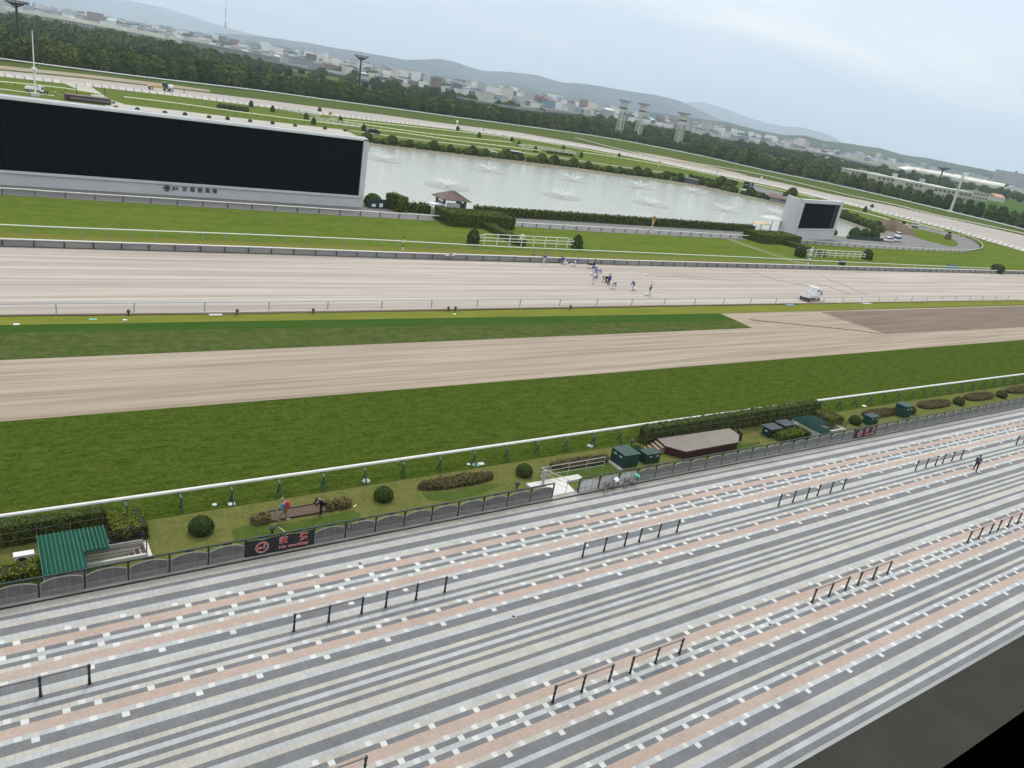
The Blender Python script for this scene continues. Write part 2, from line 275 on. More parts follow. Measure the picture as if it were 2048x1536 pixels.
# ---------------------------------------------------------------- mesh builder
class MB:
    def __init__(s): s.v = []; s.f = []; s.m = []
    def add(s, vs, fs, mi=0):
        o = len(s.v); s.v += [tuple(v) for v in vs]; s.f += [tuple(o + i for i in f) for f in fs]; s.m += [mi]*len(fs); return s
    def box(s, c, d, rz=0, mi=0, taper=1., rx=0):
        hx, hy, hz = d[0]/2, d[1]/2, d[2]/2; ca, sa = math.cos(rz), math.sin(rz); vs = []
        for z in (-1, 1):
            t = 1 if z < 0 else taper
            for x, y in ((-1, -1), (1, -1), (1, 1), (-1, 1)):
                X, Y = x*hx*t, y*hy*t
                vs.append((c[0] + X*ca - Y*sa, c[1] + X*sa + Y*ca, c[2] + z*hz))
        return s.add(vs, [(3, 2, 1, 0), (4, 5, 6, 7), (0, 1, 5, 4), (1, 2, 6, 5), (2, 3, 7, 6), (3, 0, 4, 7)], mi)
    def bar(s, p, q, w, h=None, mi=0):
        p, q = Vector(p), Vector(q); h = h or w; d = (q - p).normalized()
        u = d.cross(Vector((0, 0, 1)))
        if u.length < 1e-4: u = Vector((1, 0, 0))
        u.normalize(); n = u.cross(d)
        vs = [a + u*x*w/2 + n*y*h/2 for a in (p, q) for x, y in ((-1, -1), (1, -1), (1, 1), (-1, 1))]
        return s.add(vs, [(3, 2, 1, 0), (4, 5, 6, 7), (0, 1, 5, 4), (1, 2, 6, 5), (2, 3, 7, 6), (3, 0, 4, 7)], mi)
    def tube(s, pts, r, n=8, mi=0, cap=True):
        pts = [Vector(p) for p in pts]; rs = r if isinstance(r, (list, tuple)) else [r]*len(pts); vs = []; fs = []
        for i, p in enumerate(pts):
            d = (pts[min(i + 1, len(pts) - 1)] - pts[max(i - 1, 0)]).normalized()
            u = d.cross(Vector((0, 0, 1)))
            if u.length < 1e-3: u = Vector((1, 0, 0))
            u.normalize(); w = u.cross(d)
            for k in range(n):
                a = 2*math.pi*k/n; vs.append(p + (u*math.cos(a) + w*math.sin(a))*rs[i])
        for i in range(len(pts) - 1):
            for k in range(n): fs.append((i*n + k, i*n + (k + 1) % n, (i + 1)*n + (k + 1) % n, (i + 1)*n + k))
        if cap: fs += [tuple(range(n)), tuple((len(pts) - 1)*n + k for k in reversed(range(n)))]
        return s.add(vs, fs, mi)
    def lathe(s, prof, c=(0, 0, 0), n=12, mi=0):
        return s.tube([(c[0], c[1], c[2] + z) for _, z in prof], [max(r, .0005) for r, _ in prof], n, mi)
    def prism(s, poly, z0, z1, mi=0, mtop=None):
        n = len(poly); vs = [(p[0], p[1], z0) for p in poly] + [(p[0], p[1], z1) for p in poly]
        s.add(vs, [tuple(reversed(range(n)))] + [(i, (i + 1) % n, n + (i + 1) % n, n + i) for i in range(n)], mi)
        return s.add(vs[n:], [tuple(range(n))], mi if mtop is None else mtop)
    def extr(s, pts, a, b, mi=0):      # outline in XZ pulled along Y from a to b
        n = len(pts); vs = [(p[0], a, p[1]) for p in pts] + [(p[0], b, p[1]) for p in pts]
        return s.add(vs, [tuple(range(n)), tuple(reversed(range(n, 2*n)))] + [((i + 1) % n, i, n + i, n + (i + 1) % n) for i in range(n)], mi)
    def ball(s, c, r, n=10, m=7, mi=0, noise=0.):
        if not isinstance(r, (tuple, list)): r = (r, r, r)
        vs = []; fs = []
        for i in range(m + 1):
            th = math.pi*i/m
            for k in range(n):
                a = 2*math.pi*k/n; q = 1 + noise*(random.random() - .5)
                vs.append((c[0] + r[0]*math.sin(th)*math.cos(a)*q, c[1] + r[1]*math.sin(th)*math.sin(a)*q, c[2] + r[2]*math.cos(th)*q))
        for i in range(m):
            for k in range(n): fs.append((i*n + k, (i + 1)*n + k, (i + 1)*n + (k + 1) % n, i*n + (k + 1) % n))
        return s.add(vs, fs, mi)
    def wheel(s, c, r, w, mi=0, mi2=1, ax='Y'):
        n = 14
        for rr, ww, k in ((r, w, mi), (r*.55, w*1.08, mi2)):
            if ax == 'Y': s.tube([(c[0], c[1] - ww/2, c[2]), (c[0], c[1] + ww/2, c[2])], rr, n, k)
            else: s.tube([(c[0] - ww/2, c[1], c[2]), (c[0] + ww/2, c[1], c[2])], rr, n, k)
        return s
    def leaves(s, pts, nrm, size, mi=0, jit=.9):
        """small quads at points, roughly facing their normals"""
        n = len(pts); P = np.asarray(pts); D = np.asarray(nrm) + rng.normal(0, jit*.6, (n, 3)); D /= np.linalg.norm(D, axis=1)[:, None] + 1e-9
        A = np.cross(D, rng.normal(0, 1, (n, 3))); A /= np.linalg.norm(A, axis=1)[:, None] + 1e-9; B_ = np.cross(D, A)
        sz = size*(.6 + .8*rng.random(n))[:, None]/2
        V = np.stack([P - A*sz - B_*sz*.6, P + A*sz - B_*sz*.6, P + A*sz*.8 + B_*sz, P - A*sz*.8 + B_*sz], 1).reshape(-1, 3)
        o = len(s.v); s.v += V.tolist(); s.f += [(o + 4*i, o + 4*i + 1, o + 4*i + 2, o + 4*i + 3) for i in range(n)]; s.m += [mi]*n
        return s
    def mesh(s, name, mats):
        me = bpy.data.meshes.new(name); me.from_pydata([tuple(v) for v in s.v], [], s.f)
        for m in mats: me.materials.append(M(m) if isinstance(m, str) else m)
        if len(mats) > 1: me.polygons.foreach_set('material_index', s.m)
        me.update(); return me
    def build(s, name, mats, parent=None, loc=(0, 0, 0), rz=0, smooth=False):
        if isinstance(mats, str): mats = [mats]
        me = s.mesh(name, mats)
        if smooth: me.polygons.foreach_set('use_smooth', [True]*len(me.polygons))
        return link(name, me, parent, loc, rz)
def link(name, me, parent=None, loc=(0, 0, 0), rz=0):
    o = bpy.data.objects.new(name, me); COL.objects.link(o); o.location = loc; o.rotation_euler = (0, 0, rz)
    if parent: o.parent = parent
    return o
def tag(o, label=None, cat=None, group=None, kind=None):
    if label: o['label'] = label
    if cat: o['category'] = cat
    if group: o['group'] = group
    if kind: o['kind'] = kind
    return o
def thing(name, label, cat, loc=(0, 0, 0), rz=0, group=None):
    o = bpy.data.objects.new(name, None); COL.objects.link(o); o.empty_display_size = .2; o.location = loc; o.rotation_euler = (0, 0, rz)
    return tag(o, label, cat, group)
def kids(o): return [c for c in o.children]
def dup(root, loc, rz=0, label=None, scale=None, name=None):
    r = root.copy(); COL.objects.link(r); r.location = loc; r.rotation_euler = (0, 0, rz)
    if label: r['label'] = label
    if scale: r.scale = scale
    for ch in list(root.children):
        c = ch.copy(); COL.objects.link(c); c.parent = r
        for g in list(ch.children):
            d = g.copy(); COL.objects.link(d); d.parent = c
    return r
def struct(name, mb_, mats): return tag(mb_.build(name, mats), kind='structure')
LAYER = [0]
def sheet(name, pix, mt, world=False, z=None):
    """flat ground sheet from surveyed outline"""
    if z is None: LAYER[0] += 1; z = .004*LAYER[0]
    P = [(p[0], p[1], z) for p in pix] if world else [(*G(*p)[:2], z) for p in pix]
    bm = bmesh.new(); vs = [bm.verts.new(p) for p in P]; fc = bm.faces.new(vs)
    if fc.normal.z < 0 or True:
        bm.normal_update()
        if fc.normal.z < 0: fc.normal_flip()
    bmesh.ops.triangulate(bm, faces=bm.faces[:])
    me = bpy.data.meshes.new(name); bm.to_mesh(me); bm.free(); me.materials.append(M(mt))
    o = link(name, me); tag(o, kind='structure'); return o
def text_mesh(body, size, ext=.004, bold=0.):
    c = bpy.data.curves.new('t', 'FONT'); c.body = body; c.size = size; c.extrude = ext; c.offset = bold; c.align_x = 'CENTER'; c.align_y = 'CENTER'
    o = bpy.data.objects.new('t', c); COL.objects.link(o); dg = bpy.context.evaluated_depsgraph_get(); dg.update()
    me = bpy.data.meshes.new_from_object(o.evaluated_get(dg)); bpy.data.objects.remove(o); return me
def sign_text(body, size, mt, parent, loc, rz=0, bold=0., name='lettering', ext=.004, sx=1.):
    """upright text facing -Y (before rz)"""
    me = text_mesh(body, size, ext, bold); me.materials.clear(); me.materials.append(M(mt))
    me.transform(Matrix.Diagonal((sx, 1, 1, 1))); me.transform(Matrix.Rotation(R(90), 4, 'X'))
    return link(name, me, parent, loc, rz)
def resample(pts, step, closed=False):
    pts = [Vector(p) for p in pts]; out = []; acc = 0.; nxt = 0.
    for a, b in zip(pts, pts[1:]):
        L = (b - a).length
        while nxt <= acc + L:
            t = (nxt - acc)/L; out.append((a.lerp(b, t), (b - a).normalized())); nxt += step
        acc += L
    return out
def smooth_pts(pts, k=3):
    """Catmull-Rom through surveyed points"""
    P = [Vector(p) for p in pts]; P = [2*P[0] - P[1]] + P + [2*P[-1] - P[-2]]; out = []
    for i in range(1, len(P) - 2):
        for j in range(k):
            t = j/k; a, b, c, d = P[i - 1:i + 3]
            out.append(.5*((2*b) + (c - a)*t + (2*a - 5*b + 4*c - d)*t*t + (3*b - a - 3*c + d)*t**3))
    out.append(P[-2]); return out
def rail(name, pts, label, cat='rail', h=1.1, step=3., rail_mat='white_paint', post_mat='dark_steel', rw=.14, rh=.14, post=None, group=None, mids=(), offs=0., pw=.06):
    """a running rail along ground points: top rail, optional lower rails, posts as parts"""
    pts = [Vector(p) for p in pts]
    t = thing(name, label, cat, (pts[0].x, pts[0].y, 0), 0, group); o = Vector((pts[0].x, pts[0].y, 0))
    loc = [p - o for p in pts]
    mb = MB(); mb.tube([(p.x, p.y, h) for p in loc], rw/2, 8); mb.build('top_rail', rail_mat, t)
    for hh in mids:
        MB().tube([(p.x, p.y, hh) for p in loc], rw*.35, 6).build('lower_rail', rail_mat, t)
    if post is None:
        post = MB().box((0, offs, h/2 - .02), (pw, pw, h - .04))
    pm = post.mesh('post', [post_mat]) if isinstance(post_mat, str) else post.mesh('post', post_mat)
    rs = resample([(p.x, p.y, 0) for p in loc], step)
    cp = camo.location
    rs.sort(key=lambda q: ((q[0] + o) - cp).length)
    for p, d in rs[:100]: link('post', pm, t, p, math.atan2(d.y, d.x))
    if len(rs) > 100:
        mb = MB()
        for p, d in rs[100:]: mb.box((p.x, p.y, h/2 - .02), (pw, pw, h - .04), math.atan2(d.y, d.x))
        tag(mb.build('post_run', post_mat if isinstance(post_mat, str) else post_mat[0], t), kind='stuff')
    return t
# ================================================================ SETTING: ground sheets
W1P = [(-160, 99), (0, 122), (155, 142), (310, 161), (512, 184), (640, 201), (762, 217), (887, 234), (1024, 252), (1180, 273), (1290, 292), (1410, 316), (1536, 345), (1640, 366), (1703, 380), (1790, 400), (1873, 420), (1960, 441), (2048, 463), (2180, 500), (2330, 548)]
DB = [(-160, 134), (0, 153), (125, 167)]; DB2 = [(171, 172), (340, 191), (512, 212), (620, 227), (762, 243), (900, 258), (1037, 275), (1180, 298), (1298, 321), (1417, 346), (1560, 376), (1661, 401), (1786, 431), (1911, 463), (2048, 503), (2200, 556)]
DU = [(-160, 122), (0, 141), (166, 157), (340, 177), (512, 198), (620, 212), (762, 229), (900, 248), (1037, 265), (1180, 290), (1298, 312), (1417, 336), (1560, 365), (1661, 388), (1786, 412), (1911, 440), (2048, 471), (2250, 525)]
struct('ground', MB().add([(-30000, -3000, -.02), (40000, -3000, -.02), (40000, 45000, -.02), (-30000, 45000, -.02)], [(0, 1, 2, 3)]), 'town_ground')
def W2(p): q = G(*p); return (q.x, q.y)
sheet('meadow', [W2(p) for p in W1P] + [W2(p) for p in [(2500, 470), (2200, 412), (2048, 388), (1796, 345), (1536, 294), (1274, 250), (1024, 216), (762, 166), (512, 121), (250, 76), (-60, 28)]], 'meadow', True)
sheet('grass_field', [W2(p) for p in W1P] + [(520, 39.4), (-60, 39.4)], 'grass_field', True)
sheet('turf_course_far', W1P + DU[::-1], 'grass_back')
sheet('dirt_course_far', DU + [(2200, 556)] + (DB + DB2[:-1])[::-1], 'dirt_back')
sheet('dirt_strip_far', [(-160, 115), (0, 131), (166, 148), (300, 164), (420, 180), (420, 184), (300, 170), (166, 154), (0, 138), (-160, 121)], 'soil')
sheet('worn_track', [(1262, 301), (1336, 321), (1440, 343), (1500, 351), (1440, 337), (1336, 314)], 'soil')
sheet('path', [(122, 163), (172, 167), (222, 200), (250, 209), (380, 224), (512, 240), (690, 260), (714, 272), (700, 290), (400, 270), (200, 240), (150, 210), (215, 214), (190, 194), (140, 172)], 'path')
def strip(name, pix, w, mt, z=0.):
    pts = smooth_pts([G(*p) for p in pix], 4); L = []; Rr = []
    for i, p in enumerate(pts):
        d = (pts[min(i + 1, len(pts) - 1)] - pts[max(i - 1, 0)]).normalized(); n = Vector((-d.y, d.x, 0))
        L.append(p + n*w/2); Rr.append(p - n*w/2)
    return sheet(name, L + Rr[::-1], mt, True)
strip('footpath', [(700, 261), (820, 277), (1024, 302), (1224, 331), (1374, 352), (1455, 371)], 3., 'path')
strip('footpath', [(970, 297), (985, 302), (1003, 309)], 2.5, 'path')
strip('footpath', [(1640, 412), (1700, 419), (1790, 442), (1850, 458), (1893, 468), (1930, 475), (1990, 485), (2048, 498)], 4., 'path')
strip('footpath', [(-60, 174), (0, 178), (40, 183), (110, 192)], 3., 'path')
sheet('infield_lawn', [(-60, 161), (0, 162), (130, 176), (210, 190), (160, 188), (80, 179), (0, 172)], 'turf_jump')
LAWNP = [(-60, 39.35), (-60, 45.1), (0, 45.2), (60, 45.3), (140, 44.9), (300, 43.8), (300, 39.35)]
sheet('lawn', LAWNP, 'lawn', True)
for pp_ in ([(462, 1062), (490, 1052), (560, 1050), (640, 1036), (705, 1022), (722, 1030), (705, 1052), (640, 1072), (560, 1090), (500, 1098), (470, 1085)], [(842, 988), (900, 984), (985, 968), (1002, 972), (960, 990), (900, 1004), (858, 1002)], [(1100, 945), (1215, 926), (1240, 945), (1150, 958)], [(300, 1020), (420, 1002), (620, 968), (900, 926), (1200, 885), (1200, 893), (900, 938), (700, 965), (520, 992), (400, 1012), (320, 1032)], [(1400, 900), (1480, 890), (1520, 884), (1520, 892), (1440, 906)]):
    sheet('lawn_patch', pp_, 'lawn_green')
for a, b, c_, d in []:
    n = 14; poly = [(a + (b - a)*i/n, c_ + .12*math.sin(i*1.7)) for i in range(n + 1)] + [(b - (b - a)*i/n, d + .35*math.sin(i*1.3 + a) - .3*(abs(i - n/2)/(n/2))**2) for i in range(n + 1)]
    sheet('lawn_patch', poly, 'lawn_green', True)
sheet('turf_course', [(-60, 45.1), (0, 45.2), (60, 45.3), (140, 44.9), (300, 43.8)] + [W2(p) for p in [(2300, 664), (2048, 680), (0, 845), (-60, 850)]], 'turf_near', True)
sheet('bare_soil', [(-60, 850), (0, 845), (2048, 680), (2300, 664), (2300, 604), (2048, 611), (1440, 628), (1505, 657), (0, 722), (-60, 725)], 'soil')
sheet('dark_soil', [(1640, 625), (2048, 613), (2300, 607), (2300, 640), (2048, 655), (1770, 669)], 'soil_dark')
sheet('turf_band', [(-60, 725), (0, 722), (1505, 657), (1472, 642), (0, 668), (-60, 670)], 'turf_band')
sheet('mown_turf', [(-60, 670), (0, 668), (1472, 642), (1440, 628), (0, 652), (-60, 655)], 'turf_mown')
sheet('verge', [(-60, 655), (0, 652), (1440, 628), (2048, 610), (2300, 603), (2300, 592), (2048, 600), (0, 634), (-60, 636)], 'verge')
sheet('dirt_track', [(-60, 636), (0, 634), (2048, 601), (2300, 594), (2400, 556), (2048, 549), (1736, 542), (1480, 536), (1024, 525), (512, 509), (0, 495), (-60, 493)], 'dirt')
sheet('inner_verge', [(-60, 493), (0, 495), (512, 509), (1024, 525), (1480, 536), (1736, 542), (2048, 549), (2400, 556), (2300, 545), (2048, 541), (1736, 529), (1480, 520), (1180, 508), (490, 484), (0, 466), (-60, 464)], 'verge_tan')
sheet('jump_course', [(-60, 464), (0, 466), (490, 484), (1180, 508), (1480, 520), (1736, 529), (2048, 541), (2300, 545), (2200, 556), (2048, 504), (1911, 464), (1890, 463), (1916, 470), (1964, 497), (1929, 505), (1736, 497), (1509, 481), (1180, 464), (887, 444), (389, 415), (0, 391), (-60, 387)], 'turf_jump')
strip('worn_path', [(1455, 479), (1480, 488), (1530, 505), (1580, 522), (1602, 529)], .8, 'soil')
strip('worn_path', [(1462, 479), (1487, 488), (1537, 504), (1590, 521), (1612, 529)], .5, 'soil')
sheet('asphalt_yard', [(-60, 387), (0, 391), (389, 415), (887, 444), (1180, 464), (1509, 481), (1736, 497), (1929, 505), (1964, 497), (1945, 480), (1916, 470), (1880, 461), (1840, 451), (1816, 449), (1775, 455), (1735, 452), (1735, 464), (1700, 474), (1499, 458), (1024, 428), (724, 400), (0, 360), (-60, 355)], 'asphalt')
sheet('asphalt_ramp', [(862, 438), (872, 422), (905, 424), (900, 441)], 'asphalt_dark')
sheet('turf_island', [(1816, 458), (1832, 458), (1848, 461), (1880, 468), (1898, 475), (1912, 483), (1917, 489), (1911, 494), (1893, 492), (1860, 484), (1823, 473)], 'turf_jump')
sheet('bank', [(560, 262), (729, 283), (837, 297), (1024, 319), (1090, 327), (1224, 346), (1399, 370), (1480, 387), (1571, 406), (1675, 435), (1736, 457), (1785, 474), (1700, 478), (1499, 462), (1024, 432), (724, 405), (500, 392), (350, 330)], 'bank')
sheet('pond', [(560, 270), (729, 291), (837, 304), (920, 314), (1024, 327), (1090, 336), (1150, 342), (1224, 353), (1300, 362), (1399, 378), (1480, 395), (1571, 415), (1675, 442), (1736, 463), (1778, 476), (1700, 475), (1499, 459), (1024, 429), (724, 402), (500, 389), (350, 330)], 'pond_water')
sheet('asphalt_kiosk_yard', [(1497, 368), (1590, 393), (1585, 408), (1540, 399), (1493, 388)], 'asphalt')
sheet('gutter', [(-60, 39.0), (300, 39.0), (300, 39.5), (-60, 39.5)], 'curb', True)
mat('track_mark', (.405, .37, .33), 1, (.45, .41, .37), .8, (1, 1, 1), 'World', spec=0)
for pix in ([(1290, 562), (1284, 555), (1300, 549), (1345, 548), (1400, 555), (1500, 566)], [(1306, 565), (1300, 557), (1318, 553), (1350, 553), (1410, 561)], [(1490, 537), (1510, 546), (1550, 560), (1600, 570), (1660, 585)], [(1596, 567), (1620, 566), (1660, 575), (1700, 590)], [(1635, 540), (1650, 556), (1690, 572), (1730, 590)]):
    strip('tyre_track', pix, .45, 'track_mark')
mat('soil_mark', (.27, .232, .19), 1, (.35, .305, .255), .8, (1, 1, 1), 'World', spec=0)
for pix in ([(1500, 640), (1600, 650), (1700, 660), (1760, 668)],):
    strip('tyre_track', pix, .6, 'soil_mark')
# ---------------------------------------------------------------- plaza paving
SEQ = "c2 d1 b1c1 D2 b1 cs1 dw1 p2 dw1 bs1 ds1 cw1 p2 bw1 Dt1 d1 b1c1 d1 b1 d1 cs1 dw1 p2 bw1 Dt1 d1 c1 b1 D2 c1 d1 b1 d1 c1 d1 c2 d1 b1c1 D2 b1 cs1 dw1 p2 cw1 dw1 bs1 dw1 p2 cw1 Dt1 d1 b1 D2 c1 d1 bs1 dw1 p2 bw1 Dt1 d1 c1 b1 D2 c1 d1 b1 D2 c1 d1 b1 c1 d1 b1 cs1 dw1 p2 cw1 d2 b1 c1 d1"
rows = []
import re
for tok in SEQ.split():
    for a, w, n in re.findall(r'([cdbDp])([swt]?)(\d)', tok):
        for k in range(int(n)): rows.append((a.lower(), w))
pv = MB(); MI = {'d': 0, 'c': 1, 'b': 2, 'p': 3}; TX = .315
r2 = random.Random(11); x0, x1 = -12., 330.
def cellquad(a, b, y1, y0, mi): pv.add([(a, y0, .02), (b, y0, .02), (b, y1, .02), (a, y1, .02)], [(0, 1, 2, 3)], mi)
for i, (c, w) in enumerate(rows):
    y1, y0 = 39.0 - .3*i, 39.0 - .3*(i + 1)
    prevw = curw if i else set(); curw = set()
    if not w: cellquad(x0, x1, y1, y0, MI[c]); continue
    k0 = math.floor(x0/TX); k = k0 + r2.randint(1, 5); last = k0
    gaps = {'w': [4, 5, 5, 5, 6, 5, 6], 's': [8, 8, 7, 9], 't': [9, 10, 9, 11]}[w]
    while k*TX < x1:
        while any(abs(k - q) < 2 for q in prevw): k += 1
        if k*TX >= x1: break
        curw.add(k)
        cellquad(last*TX, k*TX, y1, y0, MI[c]); cellquad(k*TX, (k + 1)*TX, y1, y0, 4); last = k + 1; k = last + r2.choice(gaps) - 1
    cellquad(last*TX, x1, y1, y0, MI[c])
cellquad(x0, x1, 39.0 - .3*len(rows), .9, 0)
struct('plaza_paving', pv, ['tile_dark', 'tile_cream', 'tile_blue', 'tile_pink', 'tile_white'])
# ---------------------------------------------------------------- grandstand the photo is taken from
gs = thing('grandstand', 'dark concrete window sill and parapet of the stand in the bottom right corner', 'grandstand', (0, 0, 0))
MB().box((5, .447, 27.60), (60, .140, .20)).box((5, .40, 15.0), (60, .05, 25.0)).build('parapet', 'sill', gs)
MB().box((5, .522, 27.685), (60, .012, .018)).build('drip_edge', 'galv', gs)
MB().box((5, -2.2, 27.05), (60, 5.1, .3)).build('floor', 'black', gs)
MB().box((5, -4.8, 29.6), (60, .2, 4.8)).build('back_wall', 'black', gs)
MB().box((5, -2.1, 32.1), (60, 5.4, .25)).build('ceiling', 'black', gs)
# ---------------------------------------------------------------- crowd barriers on the plaza
def bar_post():
    return MB().lathe([(.075, 0), (.085, .03), (.07, .10), (.055, .55), (.075, .60), (.08, .64), (.055, .68), (.05, .72), (.075, 1.0), (.085, 1.10), (.06, 1.15), (.0, 1.16)], n=10)
bpm = bar_post().mesh('post', ['black_iron'])
def crowd_rail(x, y, n, label, dark):
    t = thing('crowd_barrier', label, 'barrier', (x, y, .02), 0, 'crowd barriers on the striped plaza')
    for k in range(n): link('post', bpm, t, (1.95*k, 0, 0))
    MB().tube([(0, 0, 1.10), (1.95*(n - 1), 0, 1.10)], .048, 8).build('handrail', 'stainless', t)
    return t
A = [(-4.8 + 1.95*0, 'polished crowd barrier cut by the left edge of the photo'), (-.79, 'polished crowd barrier at the left edge, below the grass shed roof'),
     (12.8, 'left one of the two barriers nearest below the no smoking banner'), (18.2, 'right one of the two barriers nearest below the no smoking banner'),
     (32.97, 'left one of the two barriers below the ramp gate and bicycles'), (38.3, 'right one of the two barriers below the ramp gate and bicycles'),
     (54.5, 'left one of the two barriers below the raised brown stage'), (60.0, 'right one of the two barriers below the raised brown stage'),
     (76.6, 'left barrier of the pair just left of the walking man'), (82.0, 'right barrier of the pair just left of the walking man'), (99.2, 'far barrier at the right edge beyond the walking man')]
for x, l in A[1:]: crowd_rail(x, 32.05 + .0015*x, 3, l, 1)
Bx = [(8.6, 'near barrier cut by the bottom edge of the photo'), (22.93, 'left one of the two nearest barriers in the lower middle of the plaza'), (28.36, 'right one of the two nearest barriers in the lower middle of the plaza'),
      (45.15, 'left one of the two near-row barriers at right, above the dark sill'), (50.6, 'right one of the two near-row barriers at right, above the dark sill'),
      (66.8, 'near-row barrier close to the right edge, left of its pair'), (72.2, 'near-row barrier at the right edge, right of its pair')]
for x, l in Bx: crowd_rail(x, 22.03, 3, l, 1)
# drain slots and covers in the paving
for px, py, l in [(1027, 1234, 'small dark drain cover in the middle of the plaza'), (720, 1128, 'small dark drain cover below the fence notice'), (1540, 1250, 'small dark drain cover at the right of the plaza')]:
    g = G(px, py); t = thing('drain_cover', l, 'drain', (g.x, g.y, .02)); MB().lathe([(.16, 0), (.16, .012), (.12, .016)], n=14).build('ring', 'galv', t); MB().lathe([(.11, .012), (.11, .02), (0, .021)], n=14).build('lid', 'dark_steel', t)
# ---------------------------------------------------------------- plaza fence
PIT = 2.12; FY = 39.28
gx0 = G(1112, 1006).x; gx1 = G(1157, 990).x
def panel_mesh(white=False):
    w = PIT - .12; mb = MB(); ax = [0, .12, .3, .5, .7, .88, 1]; az = [.92, 1.04, 1.13, 1.16, 1.13, 1.04, .92]
    top = [(w*a, z) for a, z in zip(ax, az)]
    pts = [(0, .10), (w, .10)] + [(p[0], p[1]) for p in reversed(top)]
    mb.extr([(x, z) for x, z in pts], -.008, .008, 0)
    mb.box((w/2, -.002, .28), (w, .026, .36), mi=1)
    for a, b in zip(top, top[1:]): mb.bar((a[0], -.01, a[1]), (b[0], -.01, b[1]), .05, .05, 2)
    for q in (.02, w - .02): mb.box((q, -.01, .51), (.04, .045, .84), mi=2)
    for q in (w/3, 2*w/3): mb.box((q, -.012, .60), (.03, .045, 1.0), mi=2)
    mb.bar((0, -.01, .10), (w, -.01, .10), .05, .05, 2); mb.bar((0, -.012, .465), (w, -.012, .465), .03, .03, 2)
    return mb.mesh('panel', ['fence_panel_white' if white else 'fence_panel', 'fence_panel_white' if white else 'fence_panel_low', 'fence_frame'])
pan = panel_mesh(); panw = panel_mesh(True)
fpost = MB().box((0, 0, .68), (.09, .09, 1.32)).box((0, 0, .03), (.16, .16, .05)).mesh('post', ['fence_green'])
def fence(xs, label, whites=()):
    t = thing('boundary_fence', label, 'fence', (xs[0], FY, .02), 0); L = xs[-1] - xs[0]
    MB().box((L/2, 0, 1.36), (L, .10, .07)).build('top_rail', 'fence_green', t)
    for i, x in enumerate(xs):
        link('post', fpost, t, (x - xs[0], 0, 0))
        if i < len(xs) - 1:
            link('panel', panw if i in whites else pan, t, (x - xs[0] + .06, 0, 0))
            MB().box((x - xs[0] + PIT/2, .0, 1.275), (.5, .03, .06)).build('bracket', 'fence_green', t)
    return t
xs = []; x = gx0
while x > -6: xs.append(x); x -= PIT
fence(xs[::-1], 'grey arched panel fence between plaza and grass, left of the ramp gate')
xs = []; x = gx1
while x < 150: xs.append(x); x += PIT
fence(xs, 'grey arched panel fence between plaza and grass, right of the ramp gate', (0, 1, 2))
# banners
def banner(xa, xb, label, first):
    t = thing('no_smoking_banner', label, 'banner', (xa, FY - .075, .02), 0, 'no smoking banners on the fence'); w = xb - xa
    mb = MB(); n = 16
    for i in range(n):
        a, b = w*i/n, w*(i + 1)/n; s = lambda q: .02*math.sin(q*5); tz = lambda q: 1.26 - .05*abs(math.sin(math.pi*q/w*2))
        mb.add([(a, s(a), .12), (b, s(b), .12), (b, s(b), tz(b)), (a, s(a), tz(a)), (a, s(a) + .01, .12), (b, s(b) + .01, .12), (b, s(b) + .01, tz(b)), (a, s(a) + .01, tz(a))], [(0, 1, 2, 3), (7, 6, 5, 4), (3, 2, 6, 7), (1, 0, 4, 5)])
    mb.build('cloth', 'banner', t)
    cx, cz, y = w*.23, .68, -.04
    ring = MB()
    def annul(ro, ri, yy, mi, n=36):
        vs = [(cx + ro*math.cos(2*math.pi*i/n), yy, cz + ro*math.sin(2*math.pi*i/n)) for i in range(n)] + [(cx + ri*math.cos(2*math.pi*i/n), yy, cz + ri*math.sin(2*math.pi*i/n)) for i in range(n)]
        ring.add(vs, [(i, (i + 1) % n, n + (i + 1) % n, n + i) for i in range(n)], mi)
    annul(.40, .375, y, 1); annul(.375, .30, y, 0); annul(.30, .285, y, 1)
    ring.box((cx - .06, y + .004, cz - .04), (.32, .004, .07), mi=1); ring.box((cx + .15, y + .004, cz - .04), (.06, .004, .07), mi=1)
    for k, (dx, dz) in enumerate([(.10, .10), (.13, .17), (.17, .11)]): ring.bar((cx + dx - .04, y + .003, cz + dz - .05), (cx + dx + .03, y + .003, cz + dz + .07), .004, .028, 1)
    ring.bar((cx - .23, y - .004, cz + .23), (cx + .23, y - .004, cz - .23), .006, .055, 0)
    ring.build('emblem', ['red_print', 'white_print'], t)
    for ch, fx in (('禁', .535), ('煙', .835)):
        sign_text(ch, .52, 'white_print', t, (w*fx, y + .004, .88), bold=.022); sign_text(ch, .52, 'red_print', t, (w*fx, y - .004, .88), bold=.004)
    sign_text('No smoking', .30, 'white_print', t, (w*.69, y + .004, .42), bold=.014, sx=1.25); sign_text('No smoking', .30, 'red_print', t, (w*.69, y - .004, .42), bold=.003, sx=1.25)
    return t
def snap(px, py): 
    x = G(px, py).x; return gx0 - round((gx0 - x)/PIT)*PIT if x < gx0 else gx1 + round((x - gx1)/PIT)*PIT
banner(snap(521, 1112), snap(655, 1087), 'black no smoking banner on the fence below the two gardeners', 1)
banner(snap(1694, 881), snap(1741, 871), 'black no smoking banner on the far right part of the fence', 0)
t = thing('fence_notice', 'small dark notice plate on the fence right of the near banner', 'notice', (G(687, 1066).x, FY - .05, .02))
MB().box((0, 0, .98), (.26, .02, .34)).build('plate', 'maroon', t); sign_text('禁\n煙', .13, 'white_print', t, (0, -.013, .98), name='lettering')
